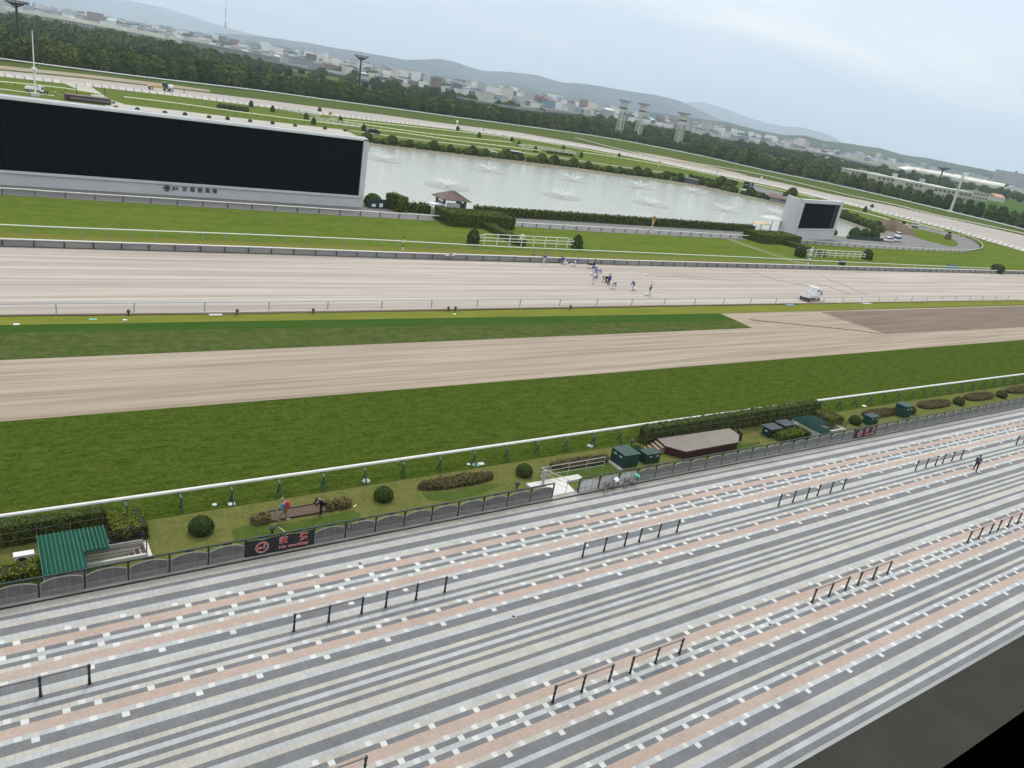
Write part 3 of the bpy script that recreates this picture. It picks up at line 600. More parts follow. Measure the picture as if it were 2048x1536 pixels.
# ---------------------------------------------------------------- near running rail
def aframe(inv=1, hgt=1.15, rail_off=0.):
    """two-legged post: feet either side, head, arm reaching out to the rail"""
    mb = MB(); a = -.95*inv; b = -.18*inv; top = (0, -.55*inv, .80)
    mb.bar((0, a, 0), top, .095, .095); mb.bar((0, b, 0), top, .085, .085)
    mb.bar((0, -.58*inv, .76), (0, -.52*inv, .98), .10, .10); mb.bar((0, -.60*inv, .99), (0, -.02*inv, hgt - .10), .12, .09)
    mb.box((0, -.05*inv, hgt - .09), (.26, .20, .06)); return mb
rp = [(-6, 46.2, 0), (0, 46.22, 0), (20, 46.28, 0), (50, 46.5, 0), (78, 46.45, 0), (105, 46.15, 0), (132, 45.76, 0), (170, 45.1, 0), (220, 44.2, 0)]
rail('running_rail', rp, 'white running rail on green two-legged posts beside the near turf', 'rail', 1.22, 3.2, 'white_paint', 'green_paint', .25, .2, aframe(1, 1.22))
# blue rail by the dirt track
rail('blue_rail', [G(*p) for p in [(-60, 631), (0, 630), (512, 622), (1024, 614), (1500, 608.5), (1598, 607)]], 'thin blue rail along the near side of the dirt track left of the truck', 'rail', 1.1, 7.2, 'blue_paint', 'blue_paint', .07, .07, pw=.09)
rail('blue_rail', [G(*p) for p in [(1646, 606), (1800, 603.5), (1950, 601), (2035, 600)]], 'thin grey-blue rail along the dirt track, right of the truck', 'rail', 1.1, 6.5, 'galv', 'blue_paint', .07, .07, pw=.08)
gl = [G(*p) for p in [(-40, 635), (200, 632.5), (440, 630), (560, 629)]]; rail('gutter_mesh', gl, 'low black mesh edging at the foot of the blue rail, left part', 'edging', .16, 1.2, 'black_iron', 'black_iron', .07, .07)
gl = [G(*p) for p in [(590, 628), (760, 625), (900, 623), (1100, 619), (1400, 613), (1600, 610)]]; rail('gutter_mesh', gl, 'low black mesh edging at the foot of the blue rail, middle part', 'edging', .14, 2.0, 'black_iron', 'black_iron', .07, .07)
strip('gutter_line', [(-60, 634.5), (0, 633.5), (512, 627.5), (1024, 618.5), (1500, 610), (2040, 601.5)], .5, 'soil_dark')
for px, py, l in [(257, 633, 'first dark globe lamp from the left along the blue rail'), (474, 631, 'second dark globe lamp from the left along the blue rail'), (626, 629, 'third dark globe lamp along the blue rail'), (896, 624, 'left one of a close pair of globe lamps by the blue rail'), (910, 623.5, 'right one of a close pair of globe lamps by the blue rail'), (1140, 620, 'globe lamp by the blue rail below the workers')]:
    t = thing('globe_lamp', l, 'lamp', G(px, py), 0, 'globe lamps along the blue rail'); MB().lathe([(.07, 0), (.07, .35), (.12, .42)], n=8).build('stem', 'black_iron', t); MB().ball((0, 0, .58), .2, 12, 8).build('globe', 'fabric_grey', t)
for px, py, w_, mt_, l in [(430, 630, 1.4, 'concrete_light', 'pale slab lying by the blue rail left of centre'), (250, 642, .4, 'plastic_white', 'small white plate in the verge at the left'), (33, 651, .5, 'plastic_white', 'white plate in the verge at the left edge'), (186, 641, .7, 'teal_paint', 'teal plate in the verge'), (1575, 609, 2.4, 'blue_paint', 'blue board lying left of the flatbed truck'), (1727, 606, 3.0, 'galv', 'grey pallet by the rail right of the flatbed truck'), (1680, 606, 1.4, 'concrete_light', 'pale slab right of the flatbed truck'), (909, 630, .4, 'plastic_white', 'white plate below the pair of globe lamps')]:
    g = G(px, py); t = thing('ground_plate', l, 'plate', (g.x, g.y, .05)); MB().box((0, 0, .06), (w_, w_*.7, .08)).build('plate', mt_, t); MB().box((0, 0, .012), (w_*1.08, w_*.78, .03)).build('rim', 'dark_steel', t)
# skirted inner rail of the dirt track
def gooseneck():
    mb = MB(); mb.tube([(0, -.10, 0), (0, -.14, .35), (0, -.09, .7), (0, .02, .95), (0, .06, 1.02)], .07, 6); return mb
SK = [(-60, 493), (0, 494.5), (256, 501.5), (512, 508.5), (768, 517), (1024, 524), (1250, 531), (1480, 536), (1736, 542), (1900, 545.5), (2048, 548.5), (2200, 551)]
sk = rail('skirted_rail', [G(*p) for p in SK], 'white rail with grey skirt boards and curved black brackets across the dirt track', 'rail', 1.08, 3.35, 'white_paint', 'black_iron', .20, .2, gooseneck())
def skirt(parent, pix, h, mt, back=.06, name='skirt_board', z0=.05, lean=0.):
    o = parent.location; mb = MB(); pts = [G(*p) - o for p in pix]
    for a, b in zip(pts, pts[1:]):
        d = (b - a).normalized(); nn = Vector((-d.y, d.x, 0)); n = nn*back
        mb.add([(a + n) + Vector((0, 0, z0 - o.z)), (b + n) + Vector((0, 0, z0 - o.z)), (b + n + nn*lean) + Vector((0, 0, h)), (a + n + nn*lean) + Vector((0, 0, h)), (a + n*1.6) + Vector((0, 0, z0)), (b + n*1.6) + Vector((0, 0, z0)), (b + n*1.6 + nn*lean) + Vector((0, 0, h)), (a + n*1.6 + nn*lean) + Vector((0, 0, h))], [(0, 1, 2, 3), (7, 6, 5, 4), (3, 2, 6, 7)])
    return mb.build(name, mt, parent)
mat('skirt_grey', (.20, .205, .215), .8, (.29, .285, .27), .5, (.2, 1, 1), 'World', detail=8)
skirt(sk, SK, 1.0, 'skirt_grey'); skirt(sk, SK, .16, 'black', -.02, 'kick_board', 0)
rail('inner_rail', [G(*p) for p in [(-60, 467), (0, 467.5), (111, 472), (490, 484), (760, 494), (1024, 507), (1180, 512.5), (1480, 524), (1736, 535), (1860, 539.5), (1985, 544)]], 'white rail on pale green posts behind the skirted rail', 'rail', 1.22, 3.2, 'white_paint', 'teal_paint', .17, .17, MB().box((-.10, 0, .58), (.06, .07, 1.15)).box((.10, 0, .58), (.05, .06, 1.15)), pw=.06)
W3 = [(-60, 389), (49, 393.5), (95, 397), (389, 414), (640, 429), (880, 443)]
rail('yard_rail', [G(*p) for p in W3], 'white rail between jump course and asphalt in front of the giant screen', 'rail', 1.2, 4.3, 'white_paint', 'dark_steel', .19, .19, aframe(-1, 1.15))
rail('yard_rail', [G(*p) for p in [(1018, 455), (1180, 463), (1345, 471.5), (1509, 480.5)]], 'white rail on A-frame posts below the long pond hedge', 'rail', 1.2, 4.0, 'white_paint', 'dark_steel', .19, .19, aframe(-1, 1.15))
LOOP = [(1582, 487), (1660, 492), (1736, 497), (1815, 501.5), (1880, 505), (1929, 506), (1952, 504), (1963, 499), (1961, 491), (1950, 484), (1935, 477), (1916, 473)]
lp = smooth_pts([G(*p) for p in LOOP], 4)
rail('yard_rail', lp, 'white rail that loops round the asphalt yard right of the small screen', 'rail', 1.2, 4.0, 'rail_cream', 'dark_steel', .19, .19, aframe(-1, 1.15))
# far rails
w1 = rail('far_rail', smooth_pts([G(*p) for p in W1P], 3), 'long white rail in front of the tree row', 'rail', 1.15, 12., 'white_paint', 'galv', .62, .5, pw=.08)
DBs = smooth_pts([G(*p) for p in DB2], 2)
def dskirt(pix, label, z=1.35):
    pts = [G(*p) for p in pix]; t = rail('far_dirt_rail', pts, label, 'rail', z, 3.4, 'white_paint', 'dark_steel', .2, .2, MB().bar((0, -.2, 0), (0, 1.3, 1.4), .15, .12))
    skirt(t, pix, 1.3, 'skirt_pale', .05, lean=1.6); return t
mat('skirt_pale', (.62, .58, .555), .8, (.54, .51, .485), .2, (1, 1, 1), 'World')
dskirt(DB, 'pale skirted rail of the far dirt track, left of the crossing'); dskirt(DB2, 'pale skirted rail of the far dirt track, right of the crossing')
far_lines = [([(-160, 155), (0, 170), (60, 175.5), (130, 183), (200, 194)], 'cream_paint', 'short pale rail left of the crossing behind the giant screen'),
             ([(247, 200), (350, 212), (512, 234), (642, 250), (720, 259)], 'cream_paint', 'pale rail along the wide path behind the giant screen'),
             ([(730, 262), (800, 270), (912, 286), (1024, 299), (1080, 306)], 'cream_paint', 'lowest of the three pale rails across the infield, nearest the pond'),
             ([(687, 248), (862, 273), (1024, 289)], 'cream_paint', 'middle one of the three pale rails across the infield'),
             ([(662, 242), (825, 258), (1024, 279), (1130, 296), (1236, 316)], 'cream_paint', 'top one of the three pale rails across the infield'),
             ([(1165, 309), (1236, 319), (1374, 343), (1536, 379), (1628, 400)], 'cream_paint', 'yellowish rail above the pond, left of the small screen'),
             ([(1743, 426), (1811, 446), (1886, 466)], 'cream_paint', 'yellowish rail by the soil heap, right of the small screen'),
             ([(1149, 278), (1274, 310), (1436, 337), (1536, 355), (1698, 394), (1790, 413), (1873, 434), (2048, 471), (2200, 512)], 'rail_cream', 'cream rail on the far turf bend between tree row and dirt track')]
for pix, mt, l in far_lines:
    rail('infield_rail', smooth_pts([G(*p) for p in pix], 2), l, 'rail', 1.15, 4.2, mt, 'dark_steel', .42, .40, pw=.14, group='pale rails across the infield')
# ================================================================ vegetation helpers
def HT(b, t):       # height of something standing at pixel b whose top is at pixel t
    g = G(*b); d = RM @ np.array([t[0] - cx_, -(t[1] - cy_), -f_]); return H + d[2]*math.hypot(g.x, g.y)/math.hypot(d[0], d[1])
def box_leaves(L, D, h, dens, bumpy=.04):
    """points and normals on the skin of a clipped hedge, origin at one lower corner line (x 0..L, y -D/2..D/2)"""
    P = []; Nn = []
    for a, b, o, u, v, n in [(L, D, (0, -D/2, h), (1, 0, 0), (0, 1, 0), (0, 0, 1)), (L, h, (0, -D/2, 0), (1, 0, 0), (0, 0, 1), (0, -1, 0)), (L, h, (0, D/2, 0), (1, 0, 0), (0, 0, 1), (0, 1, 0)), (D, h, (0, -D/2, 0), (0, 1, 0), (0, 0, 1), (-1, 0, 0)), (D, h, (L, -D/2, 0), (0, 1, 0), (0, 0, 1), (1, 0, 0))]:
        k = max(4, int(a*b*dens)); s, t = rng.random(k), rng.random(k)
        p = np.array(o) + np.outer(s*a, u) + np.outer(t*b, v); n_ = np.tile(np.array(n, float), (k, 1))
        w = bumpy*(np.sin(p[:, 0]*3.1) + np.sin(p[:, 0]*7.3 + p[:, 2]*5) + rng.normal(0, 1, k)*.8)
        P.append(p + n_*w[:, None]); Nn.append(n_)
    return np.concatenate(P), np.concatenate(Nn)
def hedge(name, label, p0, p1, D, h, leaf='leaf_hedge', size=.12, dens=60, cat='hedge', group=None, bumpy=.04, wires=False):
    p0, p1 = Vector(p0), Vector(p1); d = p1 - p0; L = d.length; t = thing(name, label, cat, (p0.x, p0.y, 0), math.atan2(d.y, d.x), group)
    mb = MB(); nx = max(2, int(L/1.2))
    for i in range(nx): mb.box(((i + .5)*L/nx, 0, h/2*(.97 + .03*math.sin(i))), (L/nx*1.01, D*.93, h*.96))
    mb.build('core', 'hedge_core', t); P, Nn = box_leaves(L, D, h, dens, bumpy)
    MB().leaves(P, Nn, size).build('foliage', leaf, t)
    if wires:
        w = MB()
        for zz in (h*.35, h*.72): w.tube([(0, -D/2 - .07, zz), (L, -D/2 - .07, zz)], .022, 5)
        for i in range(int(L/1.7) + 1): w.tube([(i*1.7, -D/2 - .06, 0), (i*1.7, -D/2 - .06, h*.85)], .028, 5)
        w.build('trellis', 'load_brown', t)
    return t
def sphere_pts(n, r, squash=1., full=False):
    v = rng.normal(0, 1, (n, 3)); v /= np.linalg.norm(v, axis=1)[:, None]
    if not full: v[:, 2] = np.abs(v[:, 2])*1.0 - .25*(rng.random(n) < .4)
    p = v*r*(1 + rng.normal(0, .025, n))[:, None]; p[:, 2] *= squash; return p, v
def shrub_mesh(r, leaf, n, size, squash=.95):
    a = MB().ball((0, 0, r*.55), (r*.93, r*.93, r*.9*squash), 14, 9).mesh('core', ['hedge_core'])
    P, Nn = sphere_pts(n, r, squash); P[:, 2] += r*.55
    b = MB().leaves(P, Nn, size).mesh('foliage', [leaf]); return a, b
def shrub(name, label, pos, meshes, sc=1., cat='shrub', group=None):
    t = thing(name, label, cat, pos, random.random()*6, group); link('core', meshes[0], t); link('foliage', meshes[1], t); t.scale = (sc, sc, sc); return t
def bed(label, p0, p1, wd, h, leaf='leaf_bed', n=2600, size=.09, name='flower_bed', cat='flower bed', group=None):
    p0, p1 = Vector(p0), Vector(p1); d = p1 - p0; L = d.length; t = thing(name, label, cat, ((p0 + p1)/2), math.atan2(d.y, d.x), group)
    u = rng.random(n)*2 - 1; v = rng.random(n)*2 - 1; k = np.sqrt(np.clip(1 - np.abs(u)**3, 0, 1)); x = u*L/2; y = v*k*wd/2
    z = h*(1 - np.abs(v)**4*.5)*np.where(k > .3, 1, .6)*(.75 + .3*rng.random(n)); side = rng.random(n) < .35; z = np.where(side, z*rng.random(n), z)
    y = np.where(side, np.sign(v)*k*wd/2*.97, y); nn = np.stack([u*.3, np.where(side, np.sign(v), v*.3), np.where(side, .4, 1.)], 1)
    pl = [(L/2*math.cos(a)*.97, wd/2*math.sin(a)*.93) for a in [i*math.pi/12 for i in range(24)]]
    MB().prism(pl, 0, h*.62).build('core', 'hedge_core', t); MB().leaves(np.stack([x, y, z], 1), nn, size, jit=1.3).build('foliage', leaf, t); return t
# ---------------------------------------------------------------- lawn strip: balls, beds
bm1 = shrub_mesh(.72, 'leaf_ball', 2600, .075)
for (px, py, s), l in zip([(402, 1065, 1.02), (766, 1000, .95), (1047, 951, .93), (1268, 911, .93), (1708, 848, .95), (1818, 826, .93), (1915, 809, .98), (2001, 795, .98)],
        ['round clipped shrub left of the flower bed being dug', 'round clipped shrub right of the flower bed being dug', 'round clipped shrub just left of the ramp railing', 'round clipped shrub behind the large green cabinet', 'round clipped shrub right of the far stair shelter', 'round clipped shrub behind the second small green cabinet on the right', 'second round clipped shrub from the right edge', 'round clipped shrub nearest the right edge']):
    shrub('ball_shrub', l, G(px, py), bm1, s, group='round clipped shrubs on the lawn')
for i, (a, b, w, l) in enumerate([((836, 979), (985, 956), 1.35, 'long reddish green flower bed in the middle of the lawn strip'), ((1098, 938), (1216, 921), 1.2, 'reddish flower bed behind the ramp railing'), ((1725, 834), (1790, 825), 1.6, 'reddish flower bed left of the second small cabinet'),
        ((1836, 816), (1896, 807), 1.8, 'reddish flower bed right of the second small cabinet'), ((1930, 800), (1982, 792), 1.8, 'reddish flower bed between the last two round shrubs'), ((2012, 786), (2075, 777), 1.8, 'reddish flower bed cut by the right edge')]):
    bed(l, G(*a), G(*b), w, .55, group='reddish flower beds along the lawn')
# the dug bed
dp = [(500, 1036), (543, 1027), (633, 1012), (669, 1007), (698, 1002), (703, 1013), (669, 1022), (627, 1031), (576, 1039), (550, 1045), (512, 1051), (500, 1048)]
sheet('dug_soil', dp, 'bed_soil')
eb = thing('bed_edging', 'black edging board along the back of the dug bed', 'edging', G(512, 1034))
o = eb.location; pts = [G(*p) - o for p in [(512, 1034), (543, 1027), (633, 1012), (669, 1007)]]; mb = MB()
for a, b in zip(pts, pts[1:]): mb.bar(a + Vector((0, 0, .12)), b + Vector((0, 0, .12)), .05, .24)
mb.build('board', 'black_iron', eb)
for p0, p1, l in [((503, 1047), (540, 1041), 'uprooted leafy clump at the left end of the dug bed'), ((668, 1017), (700, 1010), 'uprooted leafy clump at the right end of the dug bed'), ((652, 1019), (664, 1017), 'small dry clump behind the stooping gardener')]:
    bed(l, G(*p0), G(*p1), .9, .55, 'leaf_dry', 900, .12, 'plant_clump', 'plant', 'clumps left in the dug bed')
# ---------------------------------------------------------------- clipped hedges near
hb, ht = (209, 1058), (208, 1020)
hedge('tall_hedge', 'dark clipped hedge on trellis behind the left green roof', G(-70, 1103), G(210, 1055), .8, 1.38, size=.085, dens=210, wires=True)
hedge('tall_hedge', 'long dark clipped hedge on trellis behind the stage', G(1281, 887), G(1628, 829), .9, 1.75, size=.10, dens=130, wires=True)
hedge('yellow_hedge', 'yellowish bush block behind the left stairwell railing', G(219, 1072), G(288, 1059), 2.2, .95, 'leaf_yellow', .11, 190, bumpy=.07)
hedge('yellow_hedge', 'yellowish bush block in the lower left corner of the lawn', G(-40, 1168), G(82, 1147), 1.2, .62, 'leaf_yellow', .11, 190, bumpy=.07)
hedge('yellow_hedge', 'long yellow green hedge in front of the green generator boxes', G(1554, 881), G(1628, 868), 1.3, .75, 'leaf_yellow', .12, 150, bumpy=.07)
hedge('yellow_hedge', 'small yellow green bush behind the right green roof', G(1634, 842), G(1662, 838), 3.0, .9, 'leaf_yellow', .12, 120, bumpy=.07)
# ---------------------------------------------------------------- stair shelters
def corrugated(poly, z, name, mt, parent, pitch=.13, amp=.06, slope=0.):
    """sheet-metal roof: ribs running in Y, outline given as x breakpoints with y ranges"""
    mb = MB()
    for (xa, xb, ya, yb) in poly:
        n = int((xb - xa)/pitch*4); 
        for i in range(n):
            q0, q1 = xa + (xb - xa)*i/n, xa + (xb - xa)*(i + 1)/n
            w = lambda q: z + amp*max(0, math.sin(2*math.pi*q/pitch))**.5*1.0 if math.sin(2*math.pi*q/pitch) > 0 else z
            z0, z1 = w(q0), w(q1)
            mb.add([(q0, ya, z0), (q1, ya, z1), (q1, yb, z1 + slope), (q0, yb, z0 + slope), (q0, ya, z - .05), (q1, ya, z - .05), (q1, yb, z - .05 + slope), (q0, yb, z - .05 + slope)], [(0, 1, 2, 3), (7, 6, 5, 4), (0, 4, 5, 1), (3, 2, 6, 7)])
    return mb.build(name, mt, parent)
PITS = []
def shelter(label, lz, A_, B_, C_, D_, E_, F_, roofm, wall_end, pitch=.20):
    zr = 1.15
    a, b, c, d, e_, f2 = [G(*p, zr) for p in (A_, B_, C_, D_, E_, F_)]
    x0, xm, x2 = (a.x + f2.x)/2, (d.x + e_.x)/2, (b.x + c.x)/2; yb, ym, yf = (a.y + b.y)/2, (c.y + d.y)/2, 39.62
    t = thing('stair_shelter', label, 'shelter', (x0, yf, 0), 0, 'green roofed stair shelters on the lawn')
    corrugated([(0, xm - x0, 0, yb - yf), (xm - x0, x2 - x0, ym - yf, yb - yf)], zr, 'roof', roofm, t, pitch)
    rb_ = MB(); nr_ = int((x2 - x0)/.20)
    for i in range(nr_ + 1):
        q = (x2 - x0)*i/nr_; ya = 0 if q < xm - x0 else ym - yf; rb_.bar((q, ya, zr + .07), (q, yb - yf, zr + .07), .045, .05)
    rb_.build('roof_ribs', 'rib_green_lit' if roofm == 'roof_green' else 'roof_green_dull', t)
    w = MB().box(((xm - x0)/2, .12, .56), (xm - x0 - .1, .1, 1.1)).box((.08, (yb - yf)/2, .56), (.1, yb - yf - .3, 1.1)).box(((x2 - x0)/2, yb - yf - .15, .56), (x2 - x0 - .1, .1, 1.1)); w.build('wall', 'beige_wall', t)
    # the pit
    xe = wall_end; L = xe - xm; py0, py1 = 41.42, G(C_[0] + 2, C_[1], .1).y
    PITS.append((xm - .8, xe, py0, py1))
    inn = MB(); X0, X1 = xm - .8 - x0, xe - x0; Y0, Y1 = py0 - yf, py1 - yf; dp_ = -2.3
    inn.add([(X0, Y1, 0), (X1, Y1, 0), (X1, Y1, dp_), (X0, Y1, dp_)], [(0, 1, 2, 3)]); inn.add([(X0, Y0, 0), (X1, Y0, 0), (X1, Y0, dp_), (X0, Y0, dp_)], [(3, 2, 1, 0)])
    inn.add([(X0, Y0, dp_), (X1, Y0, dp_), (X1, Y1, dp_), (X0, Y1, dp_)], [(0, 1, 2, 3)]); inn.add([(X0, Y0, dp_), (X0, Y1, dp_), (X0, Y1, 0), (X0, Y0, 0)], [(0, 1, 2, 3)]); inn.add([(X1, Y0, dp_), (X1, Y1, dp_), (X1, Y1, 0), (X1, Y0, 0)], [(3, 2, 1, 0)])
    inn.build('stairwell', 'well_wall', t)
    st = MB(); ns = 9
    for i in range(ns): st.box((X1 - .28*(i + .5), (Y0 + Y1)/2, (-.17*(i + 1) + dp_)/2), (.28, Y1 - Y0 - .02, -.17*(i + 1) - dp_), mi=0)
    st.build('steps', 'step_tread', t)
    ns_ = MB()
    for i in range(ns): ns_.box((X1 - .28*(i + 1) + .03, (Y0 + Y1)/2, -.17*(i + 1) + .008), (.06, Y1 - Y0 - .04, .02))
    ns_.build('nosing', 'concrete_light', t)
    cb = MB().box(((xm - x0 + X1)/2, Y1 + .08, .10), (X1 - xm + x0, .16, .30)).box(((xm - x0 + X1)/2, Y0 - .08, .10), (X1 - xm + x0, .16, .30)).box((X1 + .12, (Y0 + Y1)/2, .03), (.24, Y1 - Y0 + .3, .12)); cb.build('curb', 'concrete_light', t)
    for yy in (Y0 - .08, Y1 + .08):
        r = MB(); xa = xm - x0 + .06
        for q in (xa, X1 - .05): r.box((q, yy, .68), (.055, .055, 1.0))
        for zz in (.45, .65, .85, 1.05, 1.17): r.tube([(xa, yy, zz), (X1 - .05, yy, zz)], .016, 6)
        r.build('railing', 'black_iron', t)
    MB().box(((xm - x0 + X1)/2 + .2, Y1 + .36, .22), (X1 - xm + x0 - .3, .34, .36)).box((X1 - .05, Y1 + .36, .32), (.36, .40, .64)).build('planter', 'black_iron', t)
    return t
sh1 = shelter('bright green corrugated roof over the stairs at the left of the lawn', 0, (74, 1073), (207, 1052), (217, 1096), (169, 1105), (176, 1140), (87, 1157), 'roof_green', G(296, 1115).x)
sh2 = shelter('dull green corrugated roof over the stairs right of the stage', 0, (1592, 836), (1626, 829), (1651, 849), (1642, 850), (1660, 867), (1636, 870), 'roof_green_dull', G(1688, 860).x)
# open the ground sheets above the two stairwells
def cut_holes():
    for nm in ('ground', 'lawn', 'lawn_patch', 'grass_field', 'gutter'):
        for ob in [o for o in bpy.data.objects if o.name.split('.')[0] == nm]:
            bm = bmesh.new(); bm.from_mesh(ob.data); hit = False
            for (xa, xb, ya, yb) in PITS:
                xs_ = [v.co.x for v in bm.verts]; ys_ = [v.co.y for v in bm.verts]
                if min(xs_) > xb or max(xs_) < xa or min(ys_) > yb or max(ys_) < ya: continue
                for co, no in (((xa, 0, 0), (1, 0, 0)), ((xb, 0, 0), (1, 0, 0)), ((0, ya, 0), (0, 1, 0)), ((0, yb, 0), (0, 1, 0))):
                    bmesh.ops.bisect_plane(bm, geom=bm.verts[:] + bm.edges[:] + bm.faces[:], plane_co=co, plane_no=no)
                kill = [f for f in bm.faces if xa < f.calc_center_median().x < xb and ya < f.calc_center_median().y < yb]
                if kill: bmesh.ops.delete(bm, geom=kill, context='FACES'); hit = True
            if hit: bm.to_mesh(ob.data)
            bm.free()
cut_holes()
def ac_unit(label, p, s=1., rz=0.):
    t = thing('air_conditioner', label, 'air conditioner', p, rz, 'outdoor air conditioner units on the lawn')
    MB().box((0, 0, .42*s), (.95*s, .38*s, .75*s)).box((-.35*s, 0, .03), (.08, .4*s, .06)).box((.35*s, 0, .03), (.08, .4*s, .06)).build('casing', 'plastic_white', t)
    mb = MB().tube([(-.12*s, -.20*s, .43*s), (-.12*s, -.215*s, .43*s)], .27*s, 18); mb.build('fan_grille', 'dark_steel', t)
    MB().box((0, .0, .81*s), (1.0*s, .46*s, .035)).build('lid', 'plastic_white', t); return t
ac_unit('white air conditioner unit left of the bright green roof', G(49, 1131), .98)
ac_unit('white air conditioner unit right behind the two green generators', G(1588, 862), 1.1); ac_unit('tall white air conditioner unit beside the dull green roof', G(1601, 857), 1.4)
t = thing('drain_pipe', 'white curved pipe at the left edge beside the air conditioner', 'pipe', G(0, 1139)); MB().tube([(-.6, -.1, .12), (.2, -.05, .12), (.7, .1, .12), (.82, .45, .13)], .07, 8).build('tube', 'plastic_white', t)
# ---------------------------------------------------------------- cabinets
def cabinet(label, p, w, d, h, rz=0., vents='x', slab=False):
    t = thing('green_cabinet', label, 'cabinet', p, rz, 'green metal cabinets along the fence')
    MB().box((w/2, d/2, h/2), (w, d, h)).build('body', 'box_green', t)
    MB().box((w/2, d/2, h + .035), (w + .12, d + .12, .07)).build('lid', 'box_green', t)
    m = MB()
    for i in range(1, 4): m.box((w*i/4, -.006, h/2), (.02, .014, h*.9)); m.box((-.006, d*i/4, h/2), (.014, .02, h*.9))
    m.build('seams', 'dark_steel', t)
    m = MB()
    if vents == 'x': m.box((-.02, d*.3, h*.78), (.03, d*.2, .07)).box((-.02, d*.7, h*.78), (.03, d*.2, .07))
    else: m.box((w*.3, -.02, h*.78), (w*.2, .03, .06)).box((w*.75, -.02, h*.78), (w*.2, .03, .06))
    m.build('handle', 'plastic_white', t)
    if slab: MB().box((-.28, d/2, .03), (.4, d*1.15, .08)).build('slab', 'concrete', t)
    return t
g0 = G(1245, 938); cabinet('large dark green cabinet behind the fence by the bicycles', g0, 1.75, 1.75, HT((1245, 938), (1250, 913)), 0, 'x', True)
cabinet('small green cabinet between the large cabinet and the stage', G(1290, 930), 1.7, 1.0, .95, 0, 'y')
cabinet('small green cabinet right of the far shelter near the fence', G(1737, 852), 1.7, .9, 1.0, 0, 'y')
cabinet('taller green cabinet in front of a round shrub at the right', G(1805, 837), 1.6, 1.3, 1.45, 0, 'y')
def generator(label, p):
    t = thing('generator', label, 'generator', p, 0, 'dark green generators with overhanging lids')
    MB().box((1.1, .5, .5), (1.6, .9, .8)).build('body', 'box_green', t); MB().box((1.1, .5, .97), (2.0, 1.35, .14)).build('lid', 'box_dark', t)
    MB().box((.285, .5, .62), (.03, .3, .12)).build('plate', 'plastic_white', t); MB().box((1.1, .5, .05), (1.8, 1.1, .1)).build('skid', 'dark_steel', t); return t
generator('left dark green generator box beside the stage', G(1533, 877)); generator('right dark green generator box beside the stage', G(1561, 869))
t = thing('tarp_bundle', 'white and blue tarpaulin bundle between the generators', 'bundle', G(1562, 871)); MB().ball((0, 0, .25), (.45, .35, .3), 9, 6, noise=.35).build('sheet', 'plastic_white', t); MB().ball((.15, -.1, .38), (.2, .2, .16), 8, 5, noise=.3).build('cover', 'fabric_blue', t)
# ---------------------------------------------------------------- stage
sp = [G(*p, .85) for p in [(1316, 878), (1459, 857), (1478, 870), (1476, 884), (1372, 903), (1332, 892)]]
so_ = Vector((sp[0].x, sp[0].y, 0)); t = thing('stage', 'raised brown stage with chamfered corners in front of the long hedge', 'stage', so_)
pl = [((p - so_).x, (p - so_).y) for p in sp]
MB().prism(pl[::-1], .0, .80).build('skirt', 'maroon', t); 
cxx = sum(p[0] for p in pl)/6; cyy = sum(p[1] for p in pl)/6
MB().prism([(cxx + (p[0] - cxx)*1.01, cyy + (p[1] - cyy)*1.02) for p in pl[::-1]], .80, .87).build('deck', 'stage_top', t)
st = MB(); se = MB(); a, b = Vector((*pl[0], 0)), Vector((*pl[5], 0)); dr = (b - a).normalized(); nr = Vector((dr.y, -dr.x, 0))
if nr.x > 0: nr = -nr
for i in range(4):
    c = (a + b)/2 + nr*(.35*(i + .5)); zz = .66 - .2*i
    st.box((c.x, c.y, zz/2), (.35, (b - a).length*.95, zz), math.atan2(nr.y, nr.x)); c2 = (a + b)/2 + nr*(.35*(i + 1) - .04); se.box((c2.x, c2.y, zz + .012), (.09, (b - a).length*.95, .03), math.atan2(nr.y, nr.x))
st.build('steps', 'step_tread', t); se.build('nosing', 'step_edge', t)
e1, e2 = Vector((*pl[2], 0)), Vector((*pl[3], 0)); MB().bar(e1 + Vector((.5, .6, .75)), e2 + Vector((1.6, .9, .75)), .16, .9).build('wing_wall', 'maroon', t)
# ---------------------------------------------------------------- ramp and its railing
rx0, rx1 = G(1083, 967).x, G(1200, 951).x; t = thing('access_ramp', 'white ramp through the fence gap left of the bicycles', 'ramp', (gx0, 39.3, 0)); w = gx1 - gx0
MB().add([(0, -.15, .03), (w, -.15, .03), (w, 1.6, .26), (0, 1.6, .26), (0, -.15, 0), (w, -.15, 0), (w, 1.6, 0), (0, 1.6, 0)], [(0, 1, 2, 3), (3, 2, 6, 7), (0, 3, 7, 4), (1, 5, 6, 2), (0, 4, 5, 1)]).build('slope', 'b_white', t)
MB().box((w/2 + .5, 1.95, .13), (rx1 - rx0 - .6, .7, .26)).build('landing', 'concrete_light', t)
yb_ = 2.55; ra = rx0 - gx0 - .1; rb = rx1 - gx0 + .8
for (p, q) in (((ra, yb_), (gx1 - gx0 - 1.2, yb_)), ((gx1 - gx0 - 1.0, yb_), (rb, yb_)), ((ra, yb_), (ra + 1.0, .25))):
    r = MB(); P = Vector((*p, 0)); Q = Vector((*q, 0)); n = max(1, round((Q - P).length/1.7))
    for i in range(n + 1): c = P.lerp(Q, i/n); r.tube([(c.x, c.y, .1), (c.x, c.y, 1.3)], .028, 6)
    for zz in (.55, .92, 1.3): r.tube([(P.x, P.y, zz), (Q.x, Q.y, zz)], .028 if zz > 1 else .02, 6)
    r.build('railing', 'galv', t)
MB().box((.25, 1.6, .8), (.16, .16, 1.6)).build('gate_post', 'galv', t)
